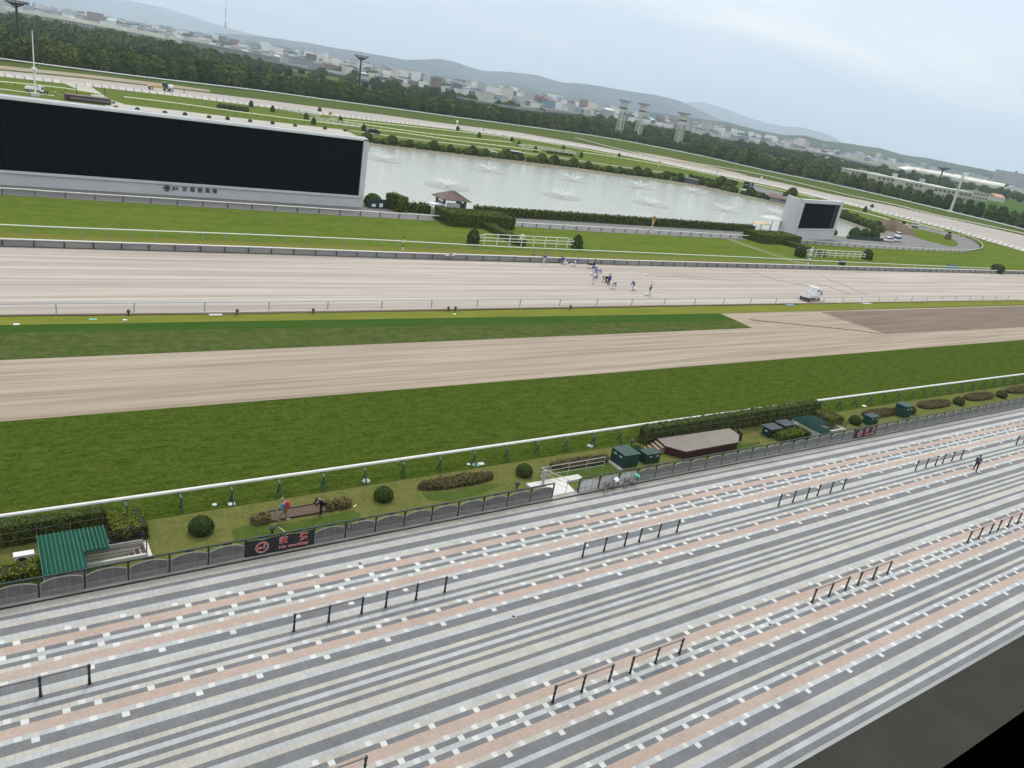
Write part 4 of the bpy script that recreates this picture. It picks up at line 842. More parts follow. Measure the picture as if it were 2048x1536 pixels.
# ---------------------------------------------------------------- bicycles
def bicycle(label, p, rz, bag):
    t = thing('bicycle', label, 'bicycle', p, rz, 'bicycles leaning by the fence')
    def wheel(x):
        m = MB(); n = 22; ring = [(x + .33*math.cos(2*math.pi*i/n), 0, .33 + .33*math.sin(2*math.pi*i/n)) for i in range(n + 1)]; m.tube(ring, .022, 6, 0, False)
        for i in range(8): a = math.pi*i/8; m.tube([(x + .32*math.cos(a), 0, .33 + .32*math.sin(a)), (x - .32*math.cos(a), 0, .33 - .32*math.sin(a))], .004, 4, 1)
        m.build('wheel', ['tyre', 'galv'], t)
    wheel(0); wheel(1.12)
    m = MB(); s_ = (.78, 0, .42); h_ = (.18, 0, .85); bb = (.62, 0, .28); se = (.80, 0, .80)
    m.tube([(0, 0, .33), (.12, 0, .62), h_, (.16, 0, 1.0)], .018, 6); m.tube([h_, (.35, 0, .45), bb], .02, 6); m.tube([(.15, 0, .70), (.45, 0, .40), bb], .016, 6); m.tube([bb, se, (.81, 0, .88)], .017, 6); m.tube([bb, (1.12, 0, .33)], .013, 6); m.tube([(.79, 0, .7), (1.12, 0, .33)], .012, 6)
    m.tube([(.85, .08, .72), (1.3, .08, .72)], .01, 5); m.tube([(.85, -.08, .72), (1.3, -.08, .72)], .01, 5); m.build('frame', 'dark_steel', t)
    m = MB().tube([(.30, .30, 1.02), (.14, .18, 1.05), (.14, -.18, 1.05), (.30, -.30, 1.02)], .014, 6); m.build('handlebar', 'galv', t)
    MB().ball((.82, 0, .93), (.15, .09, .05), 10, 6).build('saddle', 'black_iron', t)
    m = MB()
    for zz in (.62, .72, .82, .92): m.tube([(-.32, -.17, zz), (.04, -.17, zz), (.04, .17, zz), (-.32, .17, zz), (-.32, -.17, zz)], .007, 4)
    for i in range(7):
        for yy in (-.17, .17): m.tube([(-.32 + .06*i, yy, .6), (-.32 + .06*i, yy, .92)], .006, 4)
    m.box((-.14, 0, .61), (.34, .32, .012)); m.build('basket', 'load_brown', t)
    MB().tube([(.55, -.10, .16), (.69, -.10, .40)], .02, 6).tube([(.55, -.10, .16), (.55, -.2, .16)], .02, 6).build('pedal', 'black_iron', t)
    return t
b1 = G(1200, 977); bicycle('left bicycle, white bag over its rear rack', (b1.x, 38.72, .02), R(7), 0); b1.y = 38.72
b2 = G(1246, 973); bicycle('right bicycle, green bag on its rear rack', (b2.x, 38.78, .02), R(5), 0); b2.y = 38.78
def bag(name, label, p, r, mt, cat='bag', noise=.35, group=None):
    o = MB().ball((0, 0, 0), r, 12, 8, noise=noise).build(name, mt, None, p, random.random()*3, True); return tag(o, label, cat, group)
bag('bag', 'crumpled white bag on the left bicycle', (b1.x + 1.05, b1.y + .15, .93), (.34, .24, .17), 'plastic_white')
bag('bag', 'bright green bag on the right bicycle', (b2.x + 1.15, b2.y + .12, .92), (.28, .20, .14), 'plastic_green')
# ---------------------------------------------------------------- small things on the lawn
def plate(label, px, py, r, mt, sq=False):
    p = G(px, py); m = MB().box((0, 0, .05), (r*2, r*1.6, .07)) if sq else MB().lathe([(r, 0), (r, .06), (r*.8, .085), (0, .09)], n=16)
    t = thing('ground_cover', label, 'manhole cover', (p.x, p.y, .02), 0, 'covers and plates in the grass'); m.build('lid', mt, t); m2 = MB().lathe([(r*1.15, 0), (r*1.15, .03), (r*1.02, .035)], n=16) if not sq else MB().box((0, 0, .015), (r*2.2, r*1.8, .03)); m2.build('frame', 'concrete', t)
for a in [('white square plate, right of two, beside the rail left of the gardeners', 463, 1010, .22, 'plastic_white', True), ('small white cover, left of two, beside the rail left of the gardeners', 429, 1011, .16, 'plastic_white'), ('grey green round cover by the rail right of the gardeners', 732, 963, .32, 'galv'),
          ('small white cover, left of three behind the long flower bed', 937, 930, .15, 'plastic_white'), ('teal round cover, middle of three behind the long flower bed', 951, 931, .3, 'teal_paint'), ('white square plate, right of three behind the long flower bed', 962, 929, .24, 'plastic_white', True),
          ('grey round cover behind the bed at the ramp', 1180, 893, .3, 'galv'), ('white slab right of the far shelter', 1728, 813, .28, 'plastic_white', True)]: plate(*a)
for px, py, l in [(544, 1070, 'dark globe lamp behind the near no smoking banner'), (1033, 979, 'dark globe lamp behind the fence left of the ramp'), (1262, 892, 'small globe lamp behind the large green cabinet')]:
    t = thing('globe_lamp', l, 'lamp', G(px, py), 0, 'globe lamps low on the lawn'); MB().lathe([(.06, 0), (.06, .3), (.10, .36)], n=8).build('stem', 'dark_steel', t); MB().ball((0, 0, .55), .21, 14, 9).build('globe', 'fabric_grey', t, smooth=True)
g = G(558, 1056); g2 = G(574, 1069); t = thing('garden_stick', 'pale wooden stick lying behind the near banner', 'stick', (g.x, g.y, .05)); MB().tube([(0, 0, 0), (g2.x - g.x, g2.y - g.y, .03)], .035, 6).build('pole', 'step_edge', t)
t = thing('hand_tool', 'small yellow tool lying right of the dug bed', 'tool', G(709, 1014)); MB().bar((-.12, -.08, .05), (.12, .1, .05), .06, .05).build('grip', 'cream_paint', t); MB().bar((.12, .1, .05), (.2, .17, .05), .1, .02).build('blade', 'galv', t)
# ================================================================ people
def skin_mesh(joints, edges, radii, sub=1):
    me = bpy.data.meshes.new('p'); ks = list(joints); me.from_pydata([joints[k] for k in ks], [(ks.index(a), ks.index(b)) for a, b in edges], [])
    o = bpy.data.objects.new('p', me); COL.objects.link(o); o.modifiers.new('s', 'SKIN'); o.modifiers.new('u', 'SUBSURF').levels = sub
    for i, k in enumerate(ks):
        r = radii[k]; sv = me.skin_vertices[0].data[i]; sv.radius = (r, r) if not isinstance(r, tuple) else r; sv.use_root = (i == 0)
    dg = bpy.context.evaluated_depsgraph_get(); dg.update(); out = bpy.data.meshes.new_from_object(o.evaluated_get(dg)); bpy.data.objects.remove(o)
    out.polygons.foreach_set('use_smooth', [True]*len(out.polygons)); return out
def make_pose(lean, stride, arm, squat=0., knee=.0, head=0.):
    """figure facing +X; lean = torso pitch forward, stride = foot spread, arm = (forward swing left, right) in degrees from the torso line"""
    hz = .90 - squat; hip = Vector((-.12*math.sin(lean), 0, hz)); u = Vector((math.sin(lean), 0, math.cos(lean))); fw = Vector((math.cos(lean), 0, -math.sin(lean)))
    J = {'pelvis': hip, 'waist': hip + u*.16, 'chest': hip + u*.40, 'neck': hip + u*.53, 'head0': hip + u*.60 + fw*.02, 'head1': hip + u*.72 + fw*(.03 + .05*head)}
    for s, sg, k in (('l', 1, 0), ('r', -1, 1)):
        sh = hip + u*.47 + Vector((0, sg*.19, 0)); a = lean*0 + R(arm[k]); dn = Vector((math.sin(a), sg*.10, -math.cos(a)))
        J['sh' + s] = sh; J['el' + s] = sh + dn*.28; a2 = a + R(14); J['wr' + s] = J['el' + s] + Vector((math.sin(a2), sg*.02, -math.cos(a2)))*.25; J['hd' + s] = J['wr' + s] + (J['wr' + s] - J['el' + s]).normalized()*.08
        ft = stride*(1 if k == 0 else -1); hp = hip + Vector((0, sg*.09, -.03)); fo = Vector((hip.x + ft + .02, sg*.11, .07)); kn = (hp + fo)/2 + Vector((.05 + knee + .35*squat, 0, .01)); J['hp' + s] = hp; J['kn' + s] = kn; J['an' + s] = fo; J['to' + s] = fo + Vector((.17, 0, -.035))
    return J
def build_person(P, gl=True):
    J = P; E_ = [('pelvis', 'waist'), ('waist', 'chest'), ('chest', 'neck'), ('neck', 'head0'), ('head0', 'head1')]
    Rr = {'pelvis': .125, 'waist': .12, 'chest': .14, 'neck': .055, 'head0': .075, 'head1': .095}
    for s in 'lr':
        E_ += [('chest', 'sh' + s), ('sh' + s, 'el' + s), ('el' + s, 'wr' + s), ('wr' + s, 'hd' + s), ('pelvis', 'hp' + s), ('hp' + s, 'kn' + s), ('kn' + s, 'an' + s), ('an' + s, 'to' + s)]
        Rr.update({'sh' + s: .058, 'el' + s: .042, 'wr' + s: .030, 'hd' + s: .036, 'hp' + s: .085, 'kn' + s: .055, 'an' + s: .04, 'to' + s: .035})
    body = skin_mesh(J, E_, Rr)
    # fingers, nose and ears grown onto the same mesh
    bm = bmesh.new(); bm.from_mesh(body); ex = MB()
    for s, sg in (('l', 1), ('r', -1)):
        d = (J['hd' + s] - J['wr' + s]).normalized(); sd_ = Vector((0, 1, 0)); fwv = d.cross(sd_).normalized()
        for i, ln in enumerate((.062, .075, .08, .072)):
            b0 = J['hd' + s] + d*.02 + sd_*0 + fwv*((i - 1.5)*.018); ex.tube([b0, b0 + d*ln*.6, b0 + d*ln - sd_*sg*.02], [.010, .009, .006], 5)
        ex.tube([J['hd' + s] - d*.02 + fwv*.03, J['hd' + s] + d*.01 + fwv*.065, J['hd' + s] + d*.04 + fwv*.07], [.012, .010, .007], 5)
    hc = J['head1']; u = (J['head1'] - J['head0']).normalized(); f = Vector((u.z, 0, -u.x))
    ex.tube([hc + f*.085, hc + f*.12 - u*.02], [.012, .016], 6); ex.ball(hc + Vector((0, .095, 0)), .025, 6, 4); ex.ball(hc + Vector((0, -.095, 0)), .025, 6, 4); ex.tube([hc + f*.088 + Vector((0, -.025, 0)) - u*.055, hc + f*.088 + Vector((0, .025, 0)) - u*.055], .009, 5)
    tm = ex.mesh('x', ['skin']); bm.from_mesh(tm); bm.to_mesh(body); bm.free(); body.name = 'person_body'
    top = {k: J[k] for k in ('waist', 'chest', 'shl', 'ell', 'wrl', 'shr', 'elr', 'wrr')}; top['hem'] = J['pelvis'] - (J['waist'] - J['pelvis'])*.15
    jr = {'hem': .150, 'waist': .15, 'chest': .165, 'shl': .082, 'ell': .064, 'wrl': .05, 'shr': .082, 'elr': .064, 'wrr': .05}
    jac = skin_mesh({k: top[k] for k in ['chest', 'waist', 'hem', 'shl', 'ell', 'wrl', 'shr', 'elr', 'wrr']}, [('hem', 'waist'), ('waist', 'chest'), ('chest', 'shl'), ('shl', 'ell'), ('ell', 'wrl'), ('chest', 'shr'), ('shr', 'elr'), ('elr', 'wrr')], jr)
    lk = ['pelvis', 'hpl', 'knl', 'anl', 'hpr', 'knr', 'anr']; lr = {'pelvis': .138, 'hpl': .10, 'knl': .076, 'anl': .062, 'hpr': .10, 'knr': .076, 'anr': .062}
    tro = skin_mesh({k: J[k] for k in lk}, [('pelvis', 'hpl'), ('hpl', 'knl'), ('knl', 'anl'), ('pelvis', 'hpr'), ('hpr', 'knr'), ('knr', 'anr')], lr)
    shs = []
    for s in 'lr':
        p = J['an' + s]; shs.append(MB().ball((p.x + .07, p.y, .05), (.15, .055, .055), 10, 6))
    cap = MB(); c = hc + u*.03; cap.ball(c, (.112, .106, .10), 12, 8); cap2 = MB(); cap2.ball(c, (.112, .106, .10), 12, 8); q = c + f*.10; cap2.ball(q, (.09, .08, .015), 10, 5)
    return dict(body=body, jac=jac, tro=tro, shoel=shs[0], shoer=shs[1], hair=cap, cap=cap2, J=J)
POSES = {'stand': make_pose(R(4), .05, (8, -6)), 'walk': make_pose(R(8), .26, (24, -26), knee=.03), 'bend': make_pose(R(62), .16, (12, 4), .03, .04), 'low': make_pose(R(85), .20, (22, 6), .06, .06), 'stoop': make_pose(R(38), .12, (48, 30), .04, .05), 'wide': make_pose(R(14), .30, (30, -10), .05, .05)}
PM = {k: build_person(v) for k, v in POSES.items()}
MC = {}
def person(label, px, py, pose, rz, top, bottom, shoes='fabric_black', head='hair', s=1., group=None, name='person', far=False):
    P = PM[pose]; g = G(px, py); t = thing(name, label, 'person', (g.x, g.y, .03), R(rz), group); t.scale = (s, s, s)
    def mm(k, mt, nm):
        key = (pose, k, mt)
        if key not in MC:
            src = P[k]; me = src.mesh(nm, [mt]) if isinstance(src, MB) else src.copy()
            me.materials.clear(); me.materials.append(M(mt)); me.name = nm; me.polygons.foreach_set('use_smooth', [True]*len(me.polygons)); MC[key] = me
        return link(nm, MC[key], t)
    mm('body', 'skin', 'body'); mm('jac', top, 'jacket'); mm('tro', bottom, 'trousers'); mm('shoel', shoes, 'shoe'); mm('shoer', shoes, 'shoe')
    mm('hair' if head == 'hair' else 'cap', head, 'hair' if head == 'hair' else 'cap'); return t
ga = person('gardener with red backpack, blue shirt and khaki trousers, walking in the dug bed', 568, 1041, 'wide', 150, 'fabric_sky', 'fabric_khaki', 'plastic_white', 'fabric_khaki', 1.02)
pk = MB().box((-.17, 0, 1.22), (.20, .34, .46), taper=.85).box((-.28, 0, 1.15), (.07, .26, .26)); pk2 = pk.build('backpack', 'fabric_red', None, ga.location, ga.rotation_euler.z); tag(pk2, 'red backpack worn by the gardener in khaki trousers', 'backpack')
person('gardener in dark navy stooping over the dug bed', 641, 1030, 'stoop', 190, 'fabric_navy', 'fabric_black', 'fabric_grey', 'fabric_grey', 1.0)
person('man in dark clothes walking across the striped plaza', 1949, 941, 'walk', -150, 'fabric_grey', 'fabric_black', 'fabric_black', 'hair', 1.06)
WK = [(1185, 568, 'bend', 10, 'fabric_blue', 'fabric_white', 'worker bending in white trousers, lower left of the cluster on the dirt', 0), (1149, 533.5, 'bend', 20, 'fabric_blue', 'fabric_white', 'bending worker with white sack just left of the cluster by the skirt', 1),
      (1186, 540, 'stand', -20, 'fabric_navy', 'fabric_navy', 'upright worker in navy by the cart at the skirted rail', 0), (1187, 551, 'low', 0, 'fabric_blue', 'fabric_white', 'worker stooping below the upright one by the cart', 1), (1195, 556, 'bend', 20, 'fabric_blue', 'fabric_white', 'bending worker at the bottom of the tight cluster', 1),
      (1211, 566, 'low', 180, 'fabric_navy', 'fabric_black', 'dark clad worker bent double with a sack right of the cluster', 1), (1216, 571, 'stand', 40, 'fabric_blue', 'fabric_black', 'standing worker in black trousers beside the one bent double', 0), (1224, 579, 'low', 10, 'fabric_blue', 'fabric_white', 'crouching worker in white trousers below the one in black trousers', 0),
      (1265, 582, 'stoop', 200, 'fabric_blue', 'fabric_white', 'worker with a round white sack between cluster and last walker', 1), (1297, 592.5, 'walk', -10, 'fabric_blue', 'fabric_white', 'rightmost worker walking and dragging a white sack', 1),
      (1087, 528.5, 'stand', 60, 'fabric_blue', 'fabric_white', 'second worker from the left, upright at the skirted rail', 0), (1127, 530, 'bend', 170, 'fabric_blue', 'fabric_white', 'left one of two workers bending at the skirted rail', 1), (1069, 524, 'stoop', 90, 'fabric_grey', 'fabric_white', 'leftmost worker, pale grey, at the skirted rail', 0), (1191, 546, 'low', 170, 'fabric_blue', 'fabric_white', 'bent worker at the centre of the tight cluster', 0)]
for px, py, po, rz, a, b, l, sk_ in WK:
    person(l, px, py, po, rz, a, b, 'fabric_black', 'hair', 1.22, 'workers gleaning the dirt track')
    if sk_:
        g = G(px, py); q = (-1 if rz < 90 else 1)
        bag('sack', 'white rubbish sack of the ' + ' '.join(l.split()[:9]), (g.x + q*.6, g.y + .1, .32), (.32, .26, .30), 'plastic_white', 'sack', .25, 'white sacks on the dirt track')
for px, py, a, b, l in [(90, 190, 'fabric_black', 'fabric_black', 'far left one of two dark figures right of the pickup'), (95, 191, 'fabric_navy', 'fabric_black', 'right one of two dark figures right of the pickup'), (110, 192, 'fabric_white', 'fabric_grey', 'figure in white on the path right of the pickup'), (123.5, 193.5, 'fabric_black', 'fabric_white', 'figure in pale trousers left of the brown shed'),
                        (368, 186.5, 'fabric_navy', 'fabric_black', 'lone figure on the far dirt track right of the grader'), (1005, 303, 'fabric_black', 'fabric_black', 'lone dark figure on the infield path above the pond'), (1823, 469, 'fabric_black', 'fabric_black', 'lone figure at the tip of the small grass island')]:
    person(l, px, py, 'walk', 60, a, b, 'fabric_black', 'hair', 1.12)
t = thing('push_cart', 'dark little push cart beside the upright worker in navy', 'cart', (*G(1180, 537)[:2], .03), 0); MB().box((0, 0, .75), (1.2, .7, .10)).box((0, 0, .95), (1.1, .6, .28), taper=1.2).build('tray', 'black_iron', t)
for x in (-.5, .5): MB().tube([(x, 0, .75), (x*1.2, .0, .08)], .03, 6).build('leg', 'galv', t)
MB().wheel((.62, 0, .2), .2, .1).build('wheel', ['tyre', 'galv'], t); MB().tube([(-.6, .25, .8), (-1.2, .25, 1.0)], .02, 6).tube([(-.6, -.25, .8), (-1.2, -.25, 1.0)], .02, 6).build('handle', 'galv', t)
# ================================================================ BACKGROUND: infield
def frame_box(t, name, x, z0, w, h, y, d, mt): return MB().box((x, y, z0 + h/2), (w, d, h)).build(name, mt, t)
# giant screen
SY = G(724, 416).y; SX = G(724, 416).x
def zat(px, py, Y=SY):
    d = RM @ np.array([px - cx_, -(py - cy_), -f_]); return H + d[2]*Y/d[1]
ztop = zat(729, 280); zb0 = zat(512, 377.5); zb1 = zat(512, 257.5); xr = SX + 1.2 - 2.1
t = thing('giant_screen', 'giant black video screen in a grey frame, upper left', 'screen', (SX, SY, .1)); WL = 84.; D_ = 3.2
MB().box((-WL/2, D_/2, zb0/2), (WL, D_, zb0)).build('base_wall', 'screen_grey', t)
MB().box((-WL/2, D_/2 + .25, (zb0 + ztop)/2), (WL, D_ - .5, ztop - zb0)).build('housing', 'screen_grey', t)
f1 = MB().box((-WL/2, -.05, (zb1 + ztop)/2), (WL, .62, ztop - zb1)).box((-.55, -.05, (zb0 + ztop)/2), (1.1, .62, ztop - zb0 - .01)).box((-WL/2, -.02, zb0 - .22), (WL, .5, .42)); f1.build('bezel', 'screen_light', t)
pn = MB()
for i in range(20):
    for j in range(3):
        w = (WL - 1.1)/20; hh = (zb1 - zb0)/3; pn.box((-1.1 - w*(i + .5), .13, zb0 + hh*(j + .5)), (w - .012, .25, hh - .012))
pn.build('display', 'screen_black', t)
MB().tube([(-WL, 1.2, ztop + .35), (-.2, 1.2, ztop + .35)], .07, 6).box((-WL/2, 1.2, ztop + .1), (WL, 1.8, .2)).build('coping', 'screen_light', t)
jn = MB()
for i in range(1, 16): jn.box((-i*5.3, -.003, zb0/2 - .2), (.035, .02, zb0 - .5))
jn.build('panel_joints', 'screen_grey', t)
def onwall(px, py): 
    d = RM @ np.array([px - cx_, -(py - cy_), -f_]); k = SY/d[1]; return d[0]*k - SX, H + d[2]*k - .1
for ch, px, py in (('京', 369.5, 379), ('都', 385, 380), ('競', 400, 381), ('馬', 415, 382), ('場', 429, 383)):
    x, z = onwall(px, py); sign_text(ch, .98, 'black_print', t, (x, -.04, z), bold=.01, ext=.02)
x, z = onwall(350.5, 377.3); sign_text('JRA', .82, 'black_print', t, (x, -.04, z), bold=.02, ext=.02, sx=.85)
x, z = onwall(333.5, 376.3); lg = MB(); n = 28
ring = [(x + .55*math.cos(2*math.pi*i/n), -.04, z + .53*math.sin(2*math.pi*i/n)) for i in range(n + 1)]; lg.tube(ring, .055, 5, 0, False)
for pts in ([(-.50, -.05), (-.30, .18), (.0, .22), (.18, .38), (.22, .20), (.45, .05)], [(-.40, .02), (-.12, .05), (.10, -.08), (.16, -.30), (.05, -.52)], [(-.30, -.12), (-.05, -.10), (.02, -.28), (-.10, -.5)], [(.1, .1), (.34, -.05), (.48, -.2)]):
    lg.tube([(x + a, -.045, z + b) for a, b in pts], [.05] + [.085]*(len(pts) - 2) + [.04], 5)
lg.build('emblem', 'black_print', t)
# small screen
a, b, c = G(1556, 466), G(1583, 480), G(1662, 479); u = (c - b).normalized(); hs_ = 12.1; Wd = (c - b).length
t = thing('small_screen', 'smaller black video screen in a thick grey frame, right of the pond', 'screen', (b.x, b.y, .1), math.atan2(u.y, u.x)); dp2 = 1.0
MB().box((Wd/2, dp2/2, hs_/2), (Wd, dp2, hs_)).build('housing', 'screen_grey', t)
fl = .9; fr_ = 1.5; zb = 3.5; zt = 11.3
bz = MB().box((fl/2, -.2, hs_/2 + .01), (fl, .42, hs_)).box((Wd - fr_/2, -.2, hs_/2 + .01), (fr_, .42, hs_)).box((Wd/2, -.2, zb/2), (Wd - fl - fr_, .42, zb)).box((Wd/2 - .01, -.2, (zt + hs_)/2), (Wd - fl - fr_, .42, hs_ - zt)); bz.build('bezel', 'screen_grey', t)
MB().box(((fl + Wd - fr_)/2, -.02, (zb + zt)/2), (Wd - fl - fr_ - .02, .05, zt - zb - .02)).build('display', 'screen_black', t)
MB().box(((fl + Wd - fr_)/2, -.48, zb - .15), (Wd - fl - fr_, .2, .35)).build('lower_trim', 'screen_light', t)
MB().box((Wd/2, dp2/2 - .2, hs_ + .12), (Wd + .3, dp2 + .3, .25)).build('coping', 'screen_light', t)
wl_ = Matrix.Rotation(-math.atan2(u.y, u.x), 3, 'Z') @ (a - b); MB().bar((.25, .6, hs_/2), (wl_.x, wl_.y, hs_/2), .7, hs_ - .01).build('wing_wall', 'screen_grey', t)
MB().box((Wd - fr_ - 1.9, -.035, (zb + zt)/2), (1.0, .03, zt - zb - .1)).build('side_strip', 'dark_steel', t)
# hedges round the jump course
def hedge_px(name, label, a, b, top, D, **k): return hedge(name, label, G(*a), G(*b), D, max(.5, HT(a, top)), **k)
hedge_px('clipped_hedge', 'tallest dark hedge wall, between giant screen and pavilion', (778, 417), (805, 426), (775, 385), 2.2, size=.35, dens=14, bumpy=.12)
hedge_px('clipped_hedge', 'ragged hedge enclosure left of the pavilion', (806, 422), (857, 427), (806, 405), 2.5, size=.35, dens=16, bumpy=.15)
hedge_px('clipped_hedge', 'long low hedge along the near side of the pond', (957, 428), (1503, 464), (1024, 424), 1.6, size=.35, dens=14, bumpy=.12) if False else hedge('clipped_hedge', 'long low hedge along the near side of the pond', G(950, 430), G(1503, 464), 1.8, 2.0, size=.35, dens=14, bumpy=.12)
hedge('clipped_hedge', 'deep box hedge at the left end of the diagonal hedge', G(882, 445), G(1012, 454), 7.5, 2.7, size=.22, dens=34, bumpy=.03)
hedge('clipped_hedge', 'low diagonal hedge crossing the jump course, left of the two', G(945, 442), G(1040, 492), 2.6, 1.3, size=.2, dens=34, bumpy=.03)
hedge('clipped_hedge', 'deep box hedge in front of the small screen', G(1503, 482), G(1580, 485), 7.0, 2.5, size=.22, dens=34, bumpy=.03)
hedge('clipped_hedge', 'low diagonal hedge crossing the jump course, right of the two', G(1537, 480), G(1650, 514), 2.8, 1.3, size=.2, dens=34, bumpy=.03)
def cone(label, px, py, h, w, nm='clipped_cone', grp='clipped evergreen cones on the course'):
    g = G(px, py); t = thing(nm, label, 'topiary', g, 0, grp); MB().lathe([(w*.45, 0), (w*.5, h*.25), (w*.44, h*.7), (w*.25, h*.95), (0, h)], n=10).build('core', 'hedge_core', t)
    n = 420; z = rng.random(n); r = w*.52*np.clip(1.15 - z**3, 0, 1); a = rng.random(n)*6.283; MB().leaves(np.stack([r*np.cos(a), r*np.sin(a), z*h], 1), np.stack([np.cos(a), np.sin(a), z*.5], 1), .32).build('foliage', 'leaf_ball', t); return t
cone('clipped cone at the left end of the white fence with 2', 945, 490, 3.1, 2.2); cone('clipped cone at the right end of the white fence with 2', 1153, 498, 3.0, 2.2)
cone('clipped cone at the left end of the white fence with 0', 1599, 514, 3.1, 2.8); cone('clipped cone at the right end of the white fence with 0', 1732, 519, 3.0, 3.0)
def hurdle_fence(label, a, b, n, number=None, npos=.5, h=2.1, sc=1., grp='white winged fences on the jump course'):
    A_, B_ = G(*a), G(*b); d = B_ - A_; L = d.length; t = thing('winged_fence', label, 'fence', (A_.x, A_.y, .1), math.atan2(d.y, d.x), grp)
    e = L*.09; 
    for i in range(n): MB().box((e + (L - 2*e)*i/(n - 1), 0, h/2), (.16*sc, .16*sc, h)).build('post', 'rail_cream', t)
    for k, zz in (('upper_rail', h), ('middle_rail', h*.66), ('lower_rail', h*.38)):
        m = MB().tube([(e, 0, zz), (L - e, 0, zz)], .09*sc, 6)
        if zz < h: m.tube([(0, 0, zz), (e, 0, zz)], .09*sc, 6).tube([(L - e, 0, zz), (L, 0, zz)], .09*sc, 6)
        else: m.tube([(0, 0, h*.66), (e, 0, h)], .09*sc, 6).tube([(L - e, 0, h), (L, 0, h*.66)], .09*sc, 6)
        m.build(k, 'rail_cream', t)
    return t
hurdle_fence('white winged fence in front of the board with 2', (948, 490), (1150, 498), 8)
hurdle_fence('white winged fence in front of the board with 0', (1604, 514), (1729, 520), 9)
def board(label, px, py, ch, wdt, z, mt='white_print', pole='white_paint', tx=1.5, shape='round', fl=True):
    g = G(px, py); t = thing('number_board', label, 'sign', (g.x, g.y - .3, .1), R(10)); m = MB(); n = 20
    pts = [(wdt*.5*math.cos(2*math.pi*i/n), z + wdt*.68*math.sin(2*math.pi*i/n)) for i in range(n)] if shape == 'round' else [(wdt*.6, z), (0, z + wdt*.6), (-wdt*.6, z), (0, z - wdt*.6)] if shape == 'diamond' else [(-wdt/2, z - wdt/2), (wdt/2, z - wdt/2), (wdt/2, z + wdt/2), (-wdt/2, z + wdt/2)]
    m.extr(pts, -.04, .04); m.build('plate', mt, t)
    if ch: sign_text(ch, tx, 'black_print', t, (0, -.06, z), bold=.02, ext=.01)
    return t, z
t, z = board('round white board numbered 2 behind the left winged fence', 1040, 491, '2', 1.45, 1.35); MB().box((0, .1, .4), (.12, .12, .8)).build('pole', 'white_paint', t)
t, z = board('round white board numbered 0 behind the right winged fence', 1650, 515, '0', 1.2, 1.35, tx=1.3); MB().box((0, .1, .4), (.12, .12, .8)).build('pole', 'white_paint', t)
def striped_pole(t, z, r, m1, m2, n=6): 
    a = MB()
    for i in range(n): a.tube([(0, .0, z*i/n - (.0 if i == 0 else .004)), (0, .0, z*(i + 1)/n)], r, 8, i % 2)
    a.build('pole', [m2, m1], t)
t, z = board('blue and white furlong pole with a diamond plate numbered 2', 1612, 534, '2', 1.5, 4.2, shape='diamond', tx=1.5); striped_pole(t, 3.4, .17, 'white_paint', 'fabric_sky')
t, z = board('orange and white pole with a square plate by the pond hedge', 1299, 470, '2', 1.35, 4.1, 'paint_orange', shape='square', tx=1.1); striped_pole(t, 3.4, .15, 'white_paint', 'paint_orange')
t, z = board('white arched plate reading 100 on the skirted rail', 896, 520, None, .1, .5); MB().extr([(-1.3, .95), (-.8, .75), (.8, .75), (1.3, .95), (1.3, 1.2), (-1.3, 1.2)], -.22, -.15).build('arch_plate', 'white_print', t); sign_text('100', .5, 'black_print', t, (0, -.25, .98), bold=.012)
g = G(806, 512); t = thing('marker_pole', 'thin white and black marker pole by the skirted rail', 'pole', (g.x, g.y + .4, .1)); striped_pole(t, 3.3, .08, 'white_paint', 'black_iron', 5)
for a in [(588, 229, 245, 'far orange pole with small plate by the pale dirt rail'), (1170, 346, 362, 'far orange pole above the pond, seen right of the fountains')]: pass
def far_pole(label, px, top, base, m1, plate_m, r=.22):
    h = HT((px, base), (px, top)); g = G(px, base); t = thing('furlong_pole', label, 'pole', g, 0, 'far furlong poles'); striped_pole(t, h*.8, r, m1, 'white_paint', 4); MB().box((0, -.1, h*.9), (1.5, .15, 1.4)).build('plate', plate_m, t)
far_pole('far orange pole beside the left winged fences', 660, 225, 238, 'paint_orange', 'paint_orange'); far_pole('far white pole at the pale dirt rail above the pond', 913, 241, 255, 'white_paint', 'white_paint'); far_pole('orange pole between the long infield rail and the far dirt rail', 1317, 323, 336, 'cream_paint', 'paint_orange'); far_pole('white pole beyond the notice boards', 1520, 354, 366, 'fabric_sky', 'white_paint')
# pavilion, umbrellas
g = G(884, 428); t = thing('pavilion', 'small brown hip-roofed pavilion by the pond', 'pavilion', (g.x, g.y, .1), R(-6))
w, d, h = 5.8, 4.8, 3.4
for x, y in ((.3, .3), (w - .3, .3), (.3, d - .3), (w - .3, d - .3)): MB().box((x, y, h/2), (.5, .5, h)).build('pillar', 'fabric_grey', t)
MB().box((w*.45, .3, 1.25), (w*.55, .15, 2.5)).build('front_wall', 'concrete_light', t); [MB().box((q_, d/2, 1.25), (.15, d*.7, 2.5)).build('side_wall', 'b_grey', t) for q_ in (.3, w - .3)]
rf = MB(); o = .75; z0 = h - .1; P = [(-o, -o, z0), (w + o, -o, z0), (w + o, d + o, z0), (-o, d + o, z0), (w*.38, d/2, z0 + 1.6), (w*.62, d/2, z0 + 1.6)]
rf.add(P + [(p[0], p[1], p[2] - .18) for p in P[:4]], [(0, 1, 5, 4), (1, 2, 5), (2, 3, 4, 5), (3, 0, 4), (6, 7, 1, 0), (7, 8, 2, 1), (8, 9, 3, 2), (9, 6, 0, 3), (9, 8, 7, 6)])
for i in range(12): x = -o + (w + 2*o)*(i + .5)/12; rf.bar((x, -o, z0 + .05), (w/2 + (x - w/2)*.12, d/2, z0 + 1.63), .08, .05)
rf.build('roof', 'roof_brown', t)
